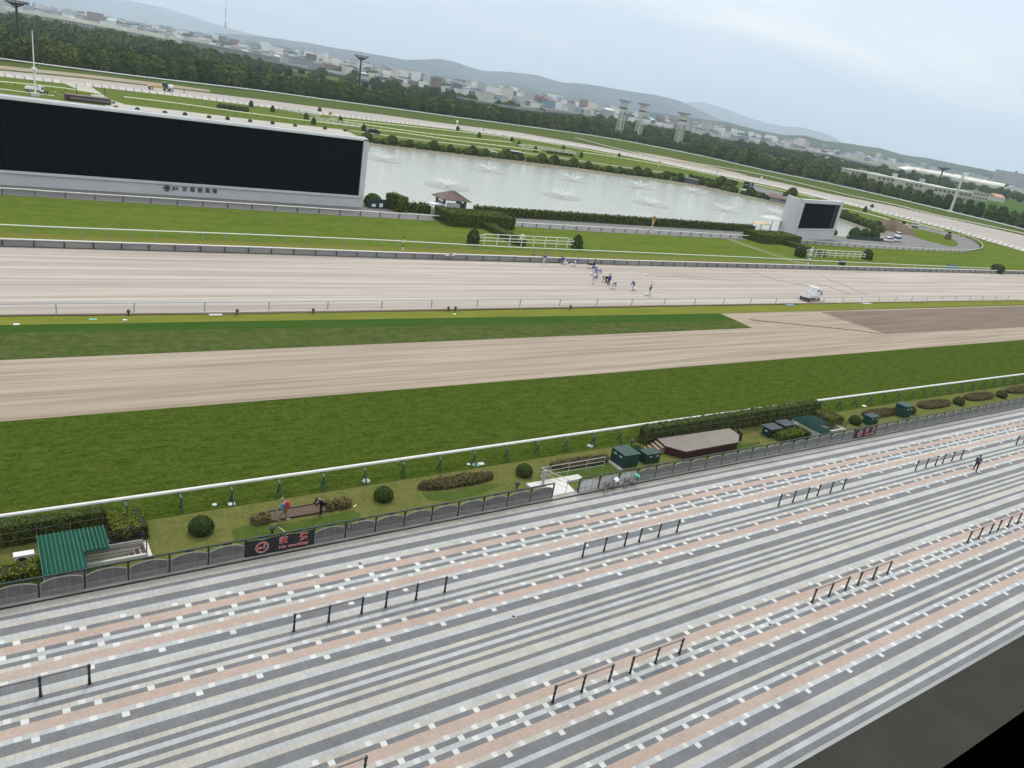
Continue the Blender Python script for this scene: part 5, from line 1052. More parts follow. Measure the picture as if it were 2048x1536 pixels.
t = thing('low_canopy', 'low white canopy frame between ragged hedge and pavilion', 'canopy', (*G(862, 428)[:2], .1)); MB().box((1.6, 1, 2.1), (3.4, 2.2, .14)).build('roof', 'plastic_white', t)
for x in (.1, 3.1): MB().box((x, .1, 1.0), (.14, .14, 2.05)).build('leg', 'plastic_white', t)
def umbrella(label, px, py, r, h, tilt, mt, nm='parasol'):
    g = G(px, py); t = thing(nm, label, 'parasol', (g.x, g.y, .1)); MB().tube([(0, 0, 0), (0, 0, h - .1)], .09, 8).build('pole', 'black_iron', t)
    m = MB(); n = 8; c = [(0, 0, h + .9)] + [(r*math.cos(2*math.pi*i/n), r*math.sin(2*math.pi*i/n), h) for i in range(n)]; m.add(c, [(0, 1 + i, 1 + (i + 1) % n) for i in range(n)]); m.build('canopy', mt, t); MB().lathe([(.5, 0), (.5, .12), (.1, .2)], n=12).build('base', 'concrete', t)
umbrella('wide white parasol beside the small screen', 1540, 462, 4.2, 4.0, 0, 'fabric_white')
g = G(1517, 466); t = thing('garden_tent', 'beige flat tent on white legs in front of the white parasol', 'tent', (g.x, g.y, .1), R(6)); MB().box((2.8, 1.5, 2.6), (6.4, 3.4, .25), taper=.92).box((2.8, 1.5, 2.85), (5.4, 2.4, .3), taper=.6).build('canopy', 'step_edge', t)
for x, y in ((0, 0), (5.6, 0), (0, 3), (5.6, 3)): MB().box((x, y, 1.25), (.22, .22, 2.5)).build('leg', 'plastic_white', t)
g = G(745, 414); t = thing('notice_bushes', 'dark round bush with a green notice board behind the giant screen corner', 'bush', g); shm = shrub_mesh(1.9, 'leaf_ball', 900, .3); link('core', shm[0], t); link('foliage', shm[1], t); MB().box((0, -2.2, 1.2), (4.2, .12, 1.9)).build('board', 'fence_green', t); MB().box((-.8, -2.28, .8), (.9, .05, .6)).box((.9, -2.28, .9), (.8, .05, .8)).build('picture', 'plastic_white', t)
# ---------------------------------------------------------------- vehicles
def truck(label, p, rz, L=4.7, Wd=1.8, body='paint_white', bedm='paint_white', load=None, s=1., nm='flatbed_truck', logo=True, group=None):
    t = thing(nm, label, 'truck', p, rz, group); t.scale = (s, s, s)
    MB().box((L/2, 0, .45), (L*.96, .7, .22)).build('chassis', 'black_iron', t)
    MB().extr([(L - 1.45, .5), (L - .02, .5), (L, .95), (L - .22, 1.55), (L - .42, 2.02), (L - 1.4, 2.08), (L - 1.48, 1.0)], -Wd/2, Wd/2).build('cab', body, t)
    MB().extr([(L - .01, 1.0), (L + .005, 1.05), (L - .20, 1.57), (L - .32, 1.86), (L - .33, 1.80), (L - .21, 1.52)], -Wd/2 + .1, Wd/2 - .1).build('windscreen', 'window_glass', t)
    for q in (-1, 1):
        MB().extr([(L - .95, 1.12), (L - .28, 1.12), (L - .45, 1.75), (L - .95, 1.78)], q*Wd/2 - .012, q*Wd/2 + .012).build('side_window', 'window_glass', t)
        for x in (L - .75, .9): MB().wheel((x, q*(Wd/2 - .14), .36), .36, .22).build('wheel', ['tyre', 'galv'], t)
        MB().box((L + .01, q*Wd*.36, .72), (.06, .26, .16)).build('headlight', 'plastic_white', t)
    bd = MB().box(((L - 1.55)/2, 0, .82), (L - 1.55, Wd, .08)); bd.build('bed', bedm, t)
    for q in (-1, 1): MB().box(((L - 1.55)/2, q*(Wd/2 - .03), 1.02), (L - 1.55, .05, .34)).build('side_board', bedm, t)
    MB().box((.03, 0, 1.02), (.05, Wd, .34)).build('tailgate', bedm, t)
    if load: MB().box(((L - 1.55)/2, 0, 1.25), (L - 1.8, Wd - .15, .8), taper=.8).build('load', load, t)
    return t
def car(label, px, py, rz, L=4.2, Wd=1.7, hh=1.5, body='paint_dark', s=1., van=False):
    g = G(px, py); t = thing('parked_car', label, 'car', (g.x, g.y, .1), R(rz)); t.scale = (s,)*3
    MB().extr([(0, .35), (L, .35), (L, .8), (L - .15, .92), (.1, .95), (0, .8)], -Wd/2, Wd/2).build('body', body, t)
    cab = [(.15, .93), (L - (.35 if van else 1.1), .93), (L - (1.0 if van else 1.9), hh - .03), (.45, hh - .03)]
    MB().extr(cab, -Wd/2 + .1, Wd/2 - .1).build('glasshouse', 'window_glass', t); MB().extr([(.42, hh - .05), (L - (.95 if van else 1.85), hh - .05), (L - (1.1 if van else 2.0), hh + .02), (.6, hh + .02)], -Wd/2 + .08, Wd/2 - .08).build('roof', body, t)
    for q in (-1, 1):
        for x in (.8, L - .8): MB().wheel((x, q*(Wd/2 - .1), .33), .33, .2).build('wheel', ['tyre', 'galv'], t)
        MB().box((L, q*Wd*.35, .7), (.05, .3, .14)).build('headlight', 'plastic_white', t); MB().box((0, q*Wd*.38, .75), (.05, .2, .16)).build('tail_light', 'red_light', t)
    return t
a, b = G(1620.5, 605.5), G(1637, 603.5)
tk = truck('small white flatbed truck at the gap in the blue rail', (a.x - 1.2, a.y + .9, .08), math.atan2((b - a).y, (b - a).x) + .05, 5.6, 1.95, s=1.08)
MB().box((3.75, -.35, 1.75), (.75, .06, .02)).build('rack', 'dark_steel', tk); MB().box((3.4, 0, 1.65), (1.1, 1.9, 1.5)).build('box_body', 'paint_white', tk); MB().box((3.4, -.965, 1.95), (.75, .02, .26)).build('side_lettering', 'fabric_grey', tk)
g = G(1770, 483); car('white car with a dark roof load, left of two parked together', 1770, 484, 8, 4.3, 1.7, 1.5, 'paint_white', 1.15, True)
car('white van, right of two cars parked together', 1789, 484, 12, 4.0, 1.7, 1.9, 'paint_white', 1.1, True); car('white car parked behind the two others', 1792, 474, 10, 3.6, 1.6, 1.6, 'paint_white', 1.1, True)
car('dark estate car on the thin infield path', 733, 267, 5, 5.0, 1.9, 1.7, 'paint_dark', 1.25, True)
truck('white pickup with a loaded bed, behind the giant screen', (*G(50, 183)[:2], .1), R(8), 5.2, 1.9, load='plastic_white', s=1.15, nm='pickup_truck'); truck('tiny white truck with a brown load, left of the blue tractor', (*G(1826, 456)[:2], .1), R(10), 3.9, 1.6, load='load_brown', s=1.25, nm='pickup_truck')
def tractor(label, px, py, rz, body, trailer, s=1., nm='tractor'):
    g = G(px, py); t = thing(nm, label, 'tractor', (g.x, g.y, .1), R(rz)); t.scale = (s,)*3
    MB().box((2.6, 0, 1.15), (1.7, .8, .8), taper=.9).box((1.4, 0, .9), (1.4, .7, .5)).build('bonnet', body, t); MB().box((1.1, 0, 1.95), (1.3, 1.3, 1.3), taper=.88).build('cab', 'window_glass', t); MB().box((1.1, 0, 2.66), (1.4, 1.4, .14)).build('cab_roof', body, t)
    for q in (-.85, .85): MB().wheel((1.0, q, .8), .8, .4, 0, 1).build('wheel', ['tyre', 'plastic_white'], t); MB().wheel((3.0, q*.85, .5), .5, .3, 0, 1).build('wheel', ['tyre', 'plastic_white'], t)
    MB().box((-1.5, 0, 1.3), (3.2, 1.9, 1.1), taper=1.1).build('hopper', trailer, t)
    for q in (-.8, .8): MB().wheel((-1.5, q, .45), .45, .3, 0, 1).build('wheel', ['tyre', 'galv'], t)
    return t
tractor('blue tractor with a brown load on the curved path', 1895, 478, 25, 'paint_blue', 'load_brown', 1.1)
g = G(1806, 459); t = thing('digger', 'orange digger beside the soil heap', 'digger', (g.x, g.y, .1), R(60)); MB().box((0, 0, .4), (3.2, 2.2, .7)).build('tracks', 'black_iron', t); MB().box((-.2, 0, 1.6), (2.6, 1.9, 1.3), taper=.9).build('body', 'paint_orange', t); MB().box((.2, .4, 2.9), (1.3, 1.0, 1.3)).build('cab', 'window_glass', t); MB().bar((.9, -.3, 2.), (2.6, -.3, 3.6), .35, .4).bar((2.6, -.3, 3.6), (3.6, -.3, 1.6), .28, .3).build('arm', 'paint_orange', t); MB().box((3.6, -.3, 1.3), (.8, .9, .7), taper=1.2).build('bucket', 'dark_steel', t)
g = G(296, 179); t = thing('motor_grader', 'yellow tractor pulling a white tank on the far dirt track', 'grader', (g.x, g.y, .1), R(6)); t.scale = (1.35,)*3
MB().box((1.6, 0, 1.1), (3.0, 1.6, .6)).box((2.7, 0, 1.5), (.3, 2.2, .8)).build('implement', 'paint_yellow', t); MB().box((4.6, 0, 1.2), (1.6, 1.0, .7)).build('bonnet', 'paint_yellow', t); MB().box((5.6, 0, 2.2), (1.4, 1.5, 1.6), taper=.9).build('cab', 'window_glass', t); MB().box((5.6, 0, 3.05), (1.6, 1.6, .14)).build('cab_roof', 'teal_paint', t)
MB().tube([(6.6, 0, 1.7), (8.2, 0, 1.7)], .85, 12).build('tank', 'plastic_white', t)
for x in (.9, 5.9, 7.6):
    for q in (-.8, .8): MB().wheel((x, q, .65), .65, .4).build('wheel', ['tyre', 'plastic_white'], t)
# soil heap
g = G(1782, 460); t = MB(); n = 26; m_ = 9; vs = []; fs = []
for i in range(m_ + 1):
    q = i/m_
    for k in range(n):
        a = 2*math.pi*k/n; r = (1 - q)*(1 + .22*math.sin(3*a + 1) + .12*math.sin(7*a)); vs.append((r*13*math.cos(a) - q*1.5, r*9*math.sin(a), 4.6*(1 - (1 - q)**1.6)*(.93 + .10*random.random())))
for i in range(m_):
    for k in range(n): fs.append((i*n + k, i*n + (k + 1) % n, (i + 1)*n + (k + 1) % n, (i + 1)*n + k))
t.add(vs, fs); o = t.build('soil_heap', 'mound', None, (g.x, g.y, 0), R(20)); tag(o, 'brown heap of soil beside the asphalt yard', 'soil heap')
# boxes and sheds on the infield
def shed(nm, label, cat, a, b, top, D, wallm, roofm, gable=False, leg=False, ov=.3):
    A_, B_ = G(*a), G(*b); d = B_ - A_; L = d.length; h = max(1., HT(a, top)); t = thing(nm, label, cat, (A_.x, A_.y, .1), math.atan2(d.y, d.x))
    MB().box((L/2, D/2, h/2), (L, D, h)).build('wall', wallm, t)
    if gable:
        m = MB(); m.add([(-ov, -ov, h), (L + ov, -ov, h), (L + ov, D + ov, h), (-ov, D + ov, h), (-ov, D/2, h + D*.22), (L + ov, D/2, h + D*.22), (-ov, -ov, h - .1), (L + ov, -ov, h - .1), (L + ov, D + ov, h - .1), (-ov, D + ov, h - .1)], [(0, 1, 5, 4), (2, 3, 4, 5), (0, 4, 3), (1, 2, 5), (6, 7, 1, 0), (8, 9, 3, 2), (7, 8, 2, 1), (9, 6, 0, 3), (9, 8, 7, 6)]); m.build('roof', roofm, t)
    else: MB().box((L/2, D/2, h + .09), (L + ov, D + ov, .18)).build('roof', roofm, t)
    return t
t = shed('long_shed', 'long low brown shed showing above the giant screen frame', 'shed', (134, 201), (222, 211), (134, 190), 5, 'maroon', 'roof_brown')
MB().box((8, -.03, 1.0), (14, .05, .8)).build('window_band', 'fence_panel', t)
shed('kiosk', 'small grey house with a brown roof left of the small screen', 'kiosk', (1538, 402), (1572, 409), (1538, 393), 6, 'b_grey', 'roof_brown', True, ov=.8)
MB().box((6, -.04, 1.6), (2.2, .06, 1.0)).build('window', 'b_window', bpy.data.objects['kiosk'])
shed('notice_wall', 'dark landscape notice board with white shapes above the pond', 'notice board', (1485, 377), (1504, 381), (1485, 363), .4, 'fence_green', 'dark_steel', ov=.1)
t = bpy.data.objects['notice_wall']; m = MB()
for i in range(9): m.box((1 + random.random()*6, -.04, 1 + random.random()*2.5), (.5 + random.random()*.9, .05, .15 + random.random()*.3), 0)
m.build('drawing', 'screen_light', t)
shed('dark_cabin', 'dark green box cabin below the notice board', 'cabin', (1502, 391), (1521, 396), (1502, 381), 2.5, 'fence_green', 'dark_steel')
shed('long_board_wall', 'long dark boarded wall on the far bank of the pond', 'wall', (1363, 364), (1395, 371), (1363, 354), .6, 'fabric_grey', 'galv')
shed('mesh_shelter', 'small dark shelter with a pale roof left on the far bank', 'shelter', (1018, 308), (1043, 312), (1018, 302), 4, 'fence_green', 'galv')
shed('storage_box', 'teal green box beyond the skirted rail at the far right', 'box', (1899, 539), (1918, 540), (1899, 534), 1.3, 'teal_paint', 'roof_green_dull', ov=.1)
shed('storage_box', 'small dark box behind the skirted rail near the pole with 2', 'box', (1681, 531), (1690, 532), (1681, 526), 1.2, 'fence_green', 'fence_green', ov=.1)
shed('storage_box', 'white flat boxes above the pond left of the dark cabin', 'box', (1478, 384), (1496, 389), (1478, 378), 3, 'plastic_white', 'plastic_white', ov=.1)
for a, b, top, D, l in [((1336, 351), (1351, 354), (1336, 344), 3, 'small hedge block left on the upper infield'), ((1379, 354), (1425, 364), (1379, 349), 2.5, 'long hedge block beside the yellowish rail'), ((1459, 367), (1472, 370), (1459, 360), 3, 'dark hedge block left of the notice board'), ((1095, 306), (1144, 313), (1095, 302), 3, 'low hedge hurdle in the middle of the infield')]:
    hedge_px('hedge_block', l, a, b, top, D, size=.5, dens=6, bumpy=.15, group='hedge blocks on the infield')
for a, b, n, l in [((1035, 295), (1152, 311), 9, 'winged fence beside the hedge hurdle'), ((917, 262), (965, 270), 5, 'left winged fence by the far white truck'), ((985, 273), (1022, 281), 4, 'right winged fence by the far white truck'), ((562, 222), (640, 236), 8, 'far winged fence, upper left of the two'), ((620, 243), (725, 258), 8, 'far winged fence beside the dark car'), ((1690, 404), (1738, 417), 6, 'winged fence just right of the small screen')]:
    hurdle_fence(l, a, b, n, h=2.0, sc=1.8)
for px, py, l in [(545, 224, 'far cone left of the upper winged fence'), (639, 226, 'far cone at the top of the left crossing'), (612, 239, 'far cone below the left crossing'), (627, 249, 'far cone at the left end of the fence by the dark car'), (681, 245, 'far cone above the fence by the dark car'), (727, 262, 'far cone right beside the dark car'), (502, 214, 'far cone on the short green strip'), (915, 262, 'far cone below the white furlong pole'), (958, 275, 'far cone left of the far white truck board'), (1023, 284, 'far cone right of the far winged fence'), (1037, 293, 'far cone at the left end of the hedge hurdle fence'), (1070, 304, 'far cone in the middle infield'), (1126, 301, 'small far cone above the hedge hurdle'), (1162, 315, 'far cone at the right end of the hedge hurdle'), (1237, 316, 'dark shrub ending the double pale rail'), (1729, 424, 'cone right of the small screen, lower'), (1742, 419, 'cone right of the small screen, upper')]:
    cone(l, px, py, 2.9, 1.9, 'far_cone')
g = G(955, 264); truck('far white truck partly hidden by the pale dirt rail', (g.x, g.y + 3, .1), R(8), 5.5, 2.0, s=1.2, nm='pickup_truck')
for x0_, x1_, xx in ((441, 486, 6), (596, 604, 2)):
    pass
for i in range(6): shrub('round_bush', 'low round bush in the row of six on the far green strip', G(441 + i*10, 218 + i*1.3), shrub_mesh(1.3, 'leaf_ball', 160, .5) if i == 0 else RB, 1., 'bush', 'row of round bushes behind the giant screen') if i else globals().__setitem__('RB', shrub_mesh(1.5, 'leaf_ball', 160, .5)) or shrub('round_bush', 'low round bush in the row of six on the far green strip', G(441, 218), RB, 1., 'bush', 'row of round bushes behind the giant screen')
t = shrub('round_bush', 'dark bush with a white stick at the end of the inner rail', G(1992, 546), shrub_mesh(2.0, 'leaf_ball', 500, .3), 1., 'bush')
# far bank planting
shore = [G(*p) for p in [(735, 285), (837, 298), (920, 308), (1024, 320), (1090, 328), (1150, 335), (1224, 346), (1300, 354), (1399, 370), (1480, 388), (1571, 407)]]
SM = [shrub_mesh(1.5, 'leaf_hedge', 420, .42, .8), shrub_mesh(1.5, 'leaf_ball', 420, .42, 1.1)]
for i, (p, d) in enumerate(resample(shore, 3.6)[:90]):
    k = (i % 5) in (0, 3); shrub('bank_shrub', ('dark upright' if k else 'lighter low') + ' shrub in the planting along the far bank of the pond', (p.x + random.uniform(-.5, .5), p.y + (1.6 if k else .4), 0), SM[1] if k else SM[0], random.uniform(1.1, 1.7) if k else random.uniform(1.0, 1.3), 'shrub', 'shrubs along the far bank')
shore2 = [G(*p) for p in [(1672, 434), (1700, 441), (1736, 455), (1760, 465)]]
for i, (p, d) in enumerate(resample(shore2, 3.6)): shrub('bank_shrub', 'dark shrub on the bank right of the small screen', p, SM[i % 2], random.uniform(1.1, 1.6), 'shrub', 'shrubs on the bank right of the small screen')
for px, py, s in [(1708, 474, 1.3), (1727, 475, 1.2), (1746, 477, 1.3), (1666, 470, .8)]: shrub('round_bush', 'round dark green bush behind the green net fence by the small screen', G(px, py), SM[1], s, 'bush', 'round bushes by the net fence')
net = [G(*p) for p in [(1692, 478), (1765, 484)]]; rail('net_fence', net, 'low dark green net fence behind the asphalt yard', 'fence', 1.3, 2.5, 'fence_green', 'fence_green', .08, .08, pw=.08); t = bpy.data.objects['net_fence']; d = net[1] - net[0]; MB().box((0, 0, 0), (d.length, .05, 1.1)).build('net', 'box_green', t, (d.x/2, d.y/2, .65), math.atan2(d.y, d.x))
# behind the giant screen
for i, px in enumerate([232, 275, 330, 370, 418, 455, 500, 545, 590, 650, 690]): shrub('planter_bush', 'small bush along the wide path right behind the giant screen', G(px, 218 + (px - 232)*.098), SM[i % 2], .5, 'bush', 'bushes right behind the giant screen')
for px, py, s in [(1583, 392, 1.6), (1572, 396, 1.2), (1440, 376, 2.0), (1455, 380, 1.8), (1430, 374, 1.2)]: shrub('leafy_bush', 'larger leafy bush on the far bank near the kiosk', G(px, py), SM[1], s*1.1, 'bush', 'larger bushes near the kiosk')
# ---------------------------------------------------------------- fountains
def fount():
    t = thing('fountain', 'fountain', 'fountain', (0, 0, .16), 0, 'fountains in the pond')
    MB().lathe([(.30, -.05), (.34, .10), (.15, .2)], n=10).build('nozzle', 'galv', t)
    m = MB(); m.tube([(0, 0, .1), (0, 0, 1.8), (0, 0, 2.9)], [.28, .16, .04], 8); m.build('jet', 'jet', t)
    s = MB()
    for k in range(18):
        a = 2*math.pi*k/18 + random.uniform(-.05, .05); L_ = random.uniform(3.2, 4.6); zz = random.uniform(1.5, 2.1); pts = [(L_*q*math.cos(a), L_*q*math.sin(a), .15 + zz*(q*1.3 - .45*q*q)) for q in (0, .25, .5, .75, 1.)]
        s.tube(pts, [.05, .08, .12, .14, .05], 5, 0, False)
    s.build('spray', 'spray', t)
    n = 36; r = MB(); ro = 6.6; r.add([(ro*(1 + .02*math.sin(5*i))*math.cos(2*math.pi*i/n), ro*math.sin(2*math.pi*i/n), 0) for i in range(n)], [tuple(range(n))]); r.build('calm_ring', 'calm_water', t, (0, 0, -.006))
    return t
f0 = fount()
FL = [(766, 320, 'fountain nearest the giant screen'), (977, 342, 'back row fountain straight above the middle of the long hedge'), (894, 374, 'front row fountain behind the pavilion'), (1145, 361, 'back row fountain, third from the left'), (1123, 394, 'front row fountain, second from the left'), (1279, 375, 'back row fountain, fourth from the left'), (1301, 409, 'front row fountain beside the orange pole'), (1386, 384, 'farthest fountain near the boarded wall'), (1447, 421, 'front row fountain left of the white parasol'), (1550, 428, 'fountain partly behind the white parasol')]
for i, (px, py, l) in enumerate(FL):
    g = G(px, py)
    if i == 0: f0.location = (g.x, g.y, .175); f0['label'] = l
    else: dup(f0, (g.x, g.y, .175), random.random()*3, l)
# ================================================================ trees beyond the course
def crown_mesh(h, r, n, leaf, size, lobes, seed, base=.12, nm='crown'):
    rs = np.random.RandomState(seed); pts = []; nr = []; mb = MB(); lob = []
    for i in range(lobes):
        z = base*h + (h*(1 - base))*(.18 + .74*rs.rand()); k = math.sin(min(1, (z/h)*.62 + .38)*math.pi)*.75 + .3; a = rs.rand()*6.283; d = r*.55*rs.rand()**.5*k
        lob.append((d*math.cos(a), d*math.sin(a), z, r*(.34 + .26*rs.rand())*k))
    lob += [(0, 0, h*.55, r*.72), (0, 0, h*.80, r*.5), (0, 0, h*.30, r*.78)]
    w = sum(l[3]**2 for l in lob)
    for (x, y, z, q) in lob:
        m = max(8, int(n*q*q/w)); v = rs.normal(0, 1, (m, 3)); v /= np.linalg.norm(v, axis=1)[:, None]; rr = q*(.86 + .2*rs.rand(m)); p = v*rr[:, None]*np.array([1, 1, 1.05]) + (x, y, z)
        ok = p[:, 2] > base*h*.5; pts.append(p[ok]); nr.append(v[ok]); mb.ball((x, y, z), q*.84, 8, 6, noise=.15)
    core = mb.mesh('core', ['hedge_core_tree']); return MB().leaves(np.concatenate(pts), np.concatenate(nr), size, jit=.8).mesh(nm, [leaf]), core
mat('wood_floor_shade', (.022, .034, .014), 1, (.035, .05, .02), .1, (1, 1, 1), 'World')
mat('leaf_wood_mass', (.040, .075, .026), .9, (.080, .120, .036), .022, (1, 1, 1), 'World', detail=3, lo=.42, hi=.58, spec=.1)
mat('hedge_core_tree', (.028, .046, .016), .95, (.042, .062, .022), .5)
TV = [crown_mesh(13, 5.0, 1500, 'leaf_tree', .85, 12, 1), crown_mesh(12, 5.4, 1500, 'leaf_tree', .85, 14, 2), crown_mesh(14, 4.6, 1500, 'leaf_tree', .85, 12, 3), crown_mesh(11, 5.2, 1400, 'leaf_tree_light', .85, 12, 4), crown_mesh(12.5, 5.0, 1400, 'leaf_tree_light', .8, 12, 5)]
TF = [crown_mesh(11, 6.5, 650, 'leaf_wood', 1.5, 9, 11), crown_mesh(9, 6.0, 600, 'leaf_wood', 1.4, 8, 12), crown_mesh(12, 6.0, 650, 'leaf_tree', 1.4, 9, 13)]
trunk = MB().tube([(0, 0, 0), (.1, 0, 2.2), (0, .1, 5)], [.38, .30, .18], 7).tube([(0, 0, 3), (1.6, .4, 5.6)], [.16, .08], 5).tube([(0, 0, 3.4), (-1.3, -.7, 6)], [.14, .07], 5).mesh('trunk', ['bark'])
LM = [(60, 'left of the slim white flagpole'), (260, 'between the flagpole and the yellow grader'), (520, 'between the grader and the red white mast'), (715, 'left of the dark floodlight mast'), (960, 'right of the dark floodlight mast'), (1230, 'left of the three lattice towers'), (1360, 'around the three lattice towers'), (1620, 'right of the three lattice towers'), (1870, 'below the long terrace roofs'), (5000, 'right of the leaning pale pole')]
def where(px):
    for a, l in LM:
        if px < a: return l
def tree(px, py, var, sc, kind, row):
    g = G(px, py); cm, co = var; w = where(px)
    t = thing('tree', kind + ' ' + w, 'tree', (g.x, g.y, 0), random.random()*6.28, kind + ' ' + w); link('trunk', trunk, t); c = link('crown', cm, t); link('crown_core', co, c); kk = 1.3 if row == 0 else 1.25; t.scale = (sc*kk*random.uniform(.92, 1.1), sc*kk*random.uniform(.92, 1.1), sc); return t
def W1at(px):
    for (a, b), (c, d) in zip(W1P, W1P[1:]):
        if a <= px <= c: return b + (d - b)*(px - a)/(c - a)
ntree = 0; r3 = random.Random(5); px = -30.
while px < 2110:
    y = W1at(px); lev = 1.0 if px < 1170 else .72 if px < 1390 else 1.0
    light = (px < 230 and r3.random() < .75) or r3.random() < .15
    tree(px, y - 3.0 - r3.random()*1.5, r3.choice(TV[3:] if light else TV[:3]), lev*r3.uniform(.84, 1.12)*(.84 if px > 1660 else 1.0), 'dense row tree', 0); ntree += 1
    q = H*1538/max(20, (y + 4 - (176.4 + .1785*(px - 1024))))/H; px += 6.6/ (max(20, (450 if px < 1500 else 380 - (px - 1500)*.25)))*1538*.50*(1.0 if px < 1500 else 1.15)
# woods between the row and the viaduct
def band(px):    # tree row top and viaduct foot, photo pixels
    top = np.interp(px, [0, 250, 512, 762, 1024, 1174, 1300, 1536, 1698, 1911, 2048], [84, 100, 150, 185, 220, 248, 280, 305, 360, 392, 415])
    via = np.interp(px, [0, 250, 512, 762, 1024, 1274, 1536, 1796, 2048], [34, 80, 128, 172, 222, 255, 298, 352, 396]); return top, via
regs = [(0, 500, 46, .0, .9), (500, 760, 8, .3, .9), (760, 1180, 16, .1, .8), (1180, 1480, 24, .1, 1.0), (1480, 1700, 14, .2, .9), (1700, 2048, 12, .7, .95)]
for a, b, n, lo, hi in regs:
    for _ in range(n):
        px = r3.uniform(a, b); t_, v_ = band(px); k = lo + (hi - lo)*r3.random(); py = t_ + (v_ - t_)*k + 3
        tree(px, py, r3.choice(TF), r3.uniform(.6, 1.05), 'woodland tree beyond the row', 1); ntree += 1
# the far wood that reads as one mass
wd = MB(); rsw = np.random.RandomState(3); PW = []; NW = []
for a, b, n, lo, hi in [(-20, 500, 260, .02, .93), (500, 720, 10, .5, .95), (720, 1180, 40, .1, .7), (1180, 1480, 110, .05, .9), (1480, 1720, 50, .05, .55), (1480, 1720, 14, .7, .9), (1740, 2048, 34, .72, .95)]:
    for _ in range(n):
        px_ = r3.uniform(a, b); t_, v_ = band(px_); k = lo + (hi - lo)*r3.random(); g = G(px_, t_ + (v_ - t_)*k + 5); q = r3.uniform(4, 7.5); hz_ = q*r3.uniform(.9, 1.3)
        wd.ball((g.x, g.y, hz_*.75), (q*.9, q*.9, hz_*.8), 8, 6, noise=.2); v = rsw.normal(0, 1, (190, 3)); v /= np.linalg.norm(v, axis=1)[:, None]; v[:, 2] = np.abs(v[:, 2]); PW.append(v*np.array([q, q, hz_])*(.85 + .3*rsw.rand(190))[:, None] + np.array([g.x, g.y, hz_*.7])); NW.append(v)
wd.m = [1]*len(wd.m); wd.leaves(np.concatenate(PW), np.concatenate(NW), 1.7)
tag(wd.build('woodland', ['leaf_wood_mass', 'hedge_core_tree']), 'dense wood filling the ground between tree row and viaduct', 'wood', kind='stuff')
strip('wood_floor_shade', [(a, b - 5.5) for a, b in W1P], 26, 'wood_floor_shade')  # shade at the feet of the tree row, painted as a dark ground strip
# ---------------------------------------------------------------- viaduct
def path_thing(name, label, cat, pix, z, grp=None):
    pts = smooth_pts([G(*p, z) for p in pix], 3); o = pts[0].copy(); o.z = 0; t = thing(name, label, cat, o, 0, grp); return t, [Vector((p.x - o.x, p.y - o.y, z)) for p in pts]
def ribbon(t, pts, name, mt, z0, z1, w, off=0.):
    mb = MB()
    for a, b in zip(pts, pts[1:]):
        A_ = Vector((a.x, a.y, (z0 + z1)/2)); B_ = Vector((b.x, b.y, (z0 + z1)/2)); d = (B_ - A_).normalized(); n = Vector((-d.y, d.x, 0))*off
        mb.bar(A_ + n, B_ + n + d*.3, w, z1 - z0)
    return mb.build(name, mt, t)
VP = [(-120, 6), (0, 28), (150, 52), (325, 85), (512, 119), (650, 146), (762, 168), (887, 191), (1024, 217), (1136, 227), (1274, 250), (1424, 275), (1536, 293), (1661, 312), (1796, 344), (1900, 363), (2048, 391), (2150, 411)]
t, pts = path_thing('expressway_viaduct', 'long grey elevated expressway crossing behind the trees', 'viaduct', VP, 7.)
ribbon(t, pts, 'deck', 'deck_dark', 5.2, 7.6, 22); ribbon(t, pts, 'parapet', 'barrier_grey', 7.4, 9.8, .6, -11); ribbon(t, pts, 'far_parapet', 'barrier_grey', 7.4, 9.2, .6, 11)
for p, d in resample([(q.x, q.y, 0) for q in pts], 42)[:98]: MB().box((0, 0, 2.6), (3, 9, 5.3)).build('pier', 'deck_dark', t, (p.x, p.y, 0), math.atan2(d.y, d.x)) if False else link('pier', bpy.data.meshes.get('pier_m') or MB().box((0, 0, 2.6), (3, 9, 5.3)).mesh('pier_m', ['deck_dark']), t, (p.x, p.y, 0), math.atan2(d.y, d.x))
t, pts = path_thing('noise_barrier', 'tall pale noise barrier on the viaduct at the upper left', 'barrier', [(-100, 9), (0, 27), (150, 50), (325, 83), (330, 84)], 9.)
ribbon(t, pts, 'wall', 'barrier_grey', 9, 13.5, .5, -10.6); ribbon(t, pts, 'hood', 'barrier_white', 13.5, 18.5, 2.6, -10.2)
mb = MB()
for p, d in resample([(q.x, q.y, 0) for q in pts], 6): n = Vector((-d.y, d.x, 0)); c = Vector(p) - n*10.95; mb.box((c.x, c.y, 11.2), (.35, .35, 4.4), math.atan2(d.y, d.x))
mb.build('ribs', 'barrier_white', t)
t, pts = path_thing('noise_barrier', 'grey train-like noise barrier below the red white mast', 'barrier', [(360, 87), (430, 99), (512, 115), (572, 127)], 9.)
ribbon(t, pts, 'wall', 'barrier_grey', 9, 14, .5, -10.8); ribbon(t, pts, 'hood', 'galv', 14, 15.2, 3, -10.2)
t, pts = path_thing('station_roof', 'long cream curved roof on the viaduct at the right', 'roof', [(1797, 338), (1850, 346), (1925, 360), (2010, 376)], 9.)
for k, (z_, w_) in enumerate(((9.5, 16), (12, 14), (14, 9), (15.2, 4))): pass
mb = MB(); prof = [(-9, 8.6), (-9.4, 11), (-7, 14), (-3, 16), (3, 16), (7, 14), (9, 11)]
for i, a in enumerate(pts):
    d = (pts[min(i + 1, len(pts) - 1)] - pts[max(0, i - 1)]).normalized(); n = Vector((-d.y, d.x, 0)); sc_ = .35 if i in (0,) else 1.
    mb.v += [tuple(Vector((a.x, a.y, 8.6 + (z_ - 8.6)*sc_)) + n*x) for x, z_ in prof]
P_ = len(prof)
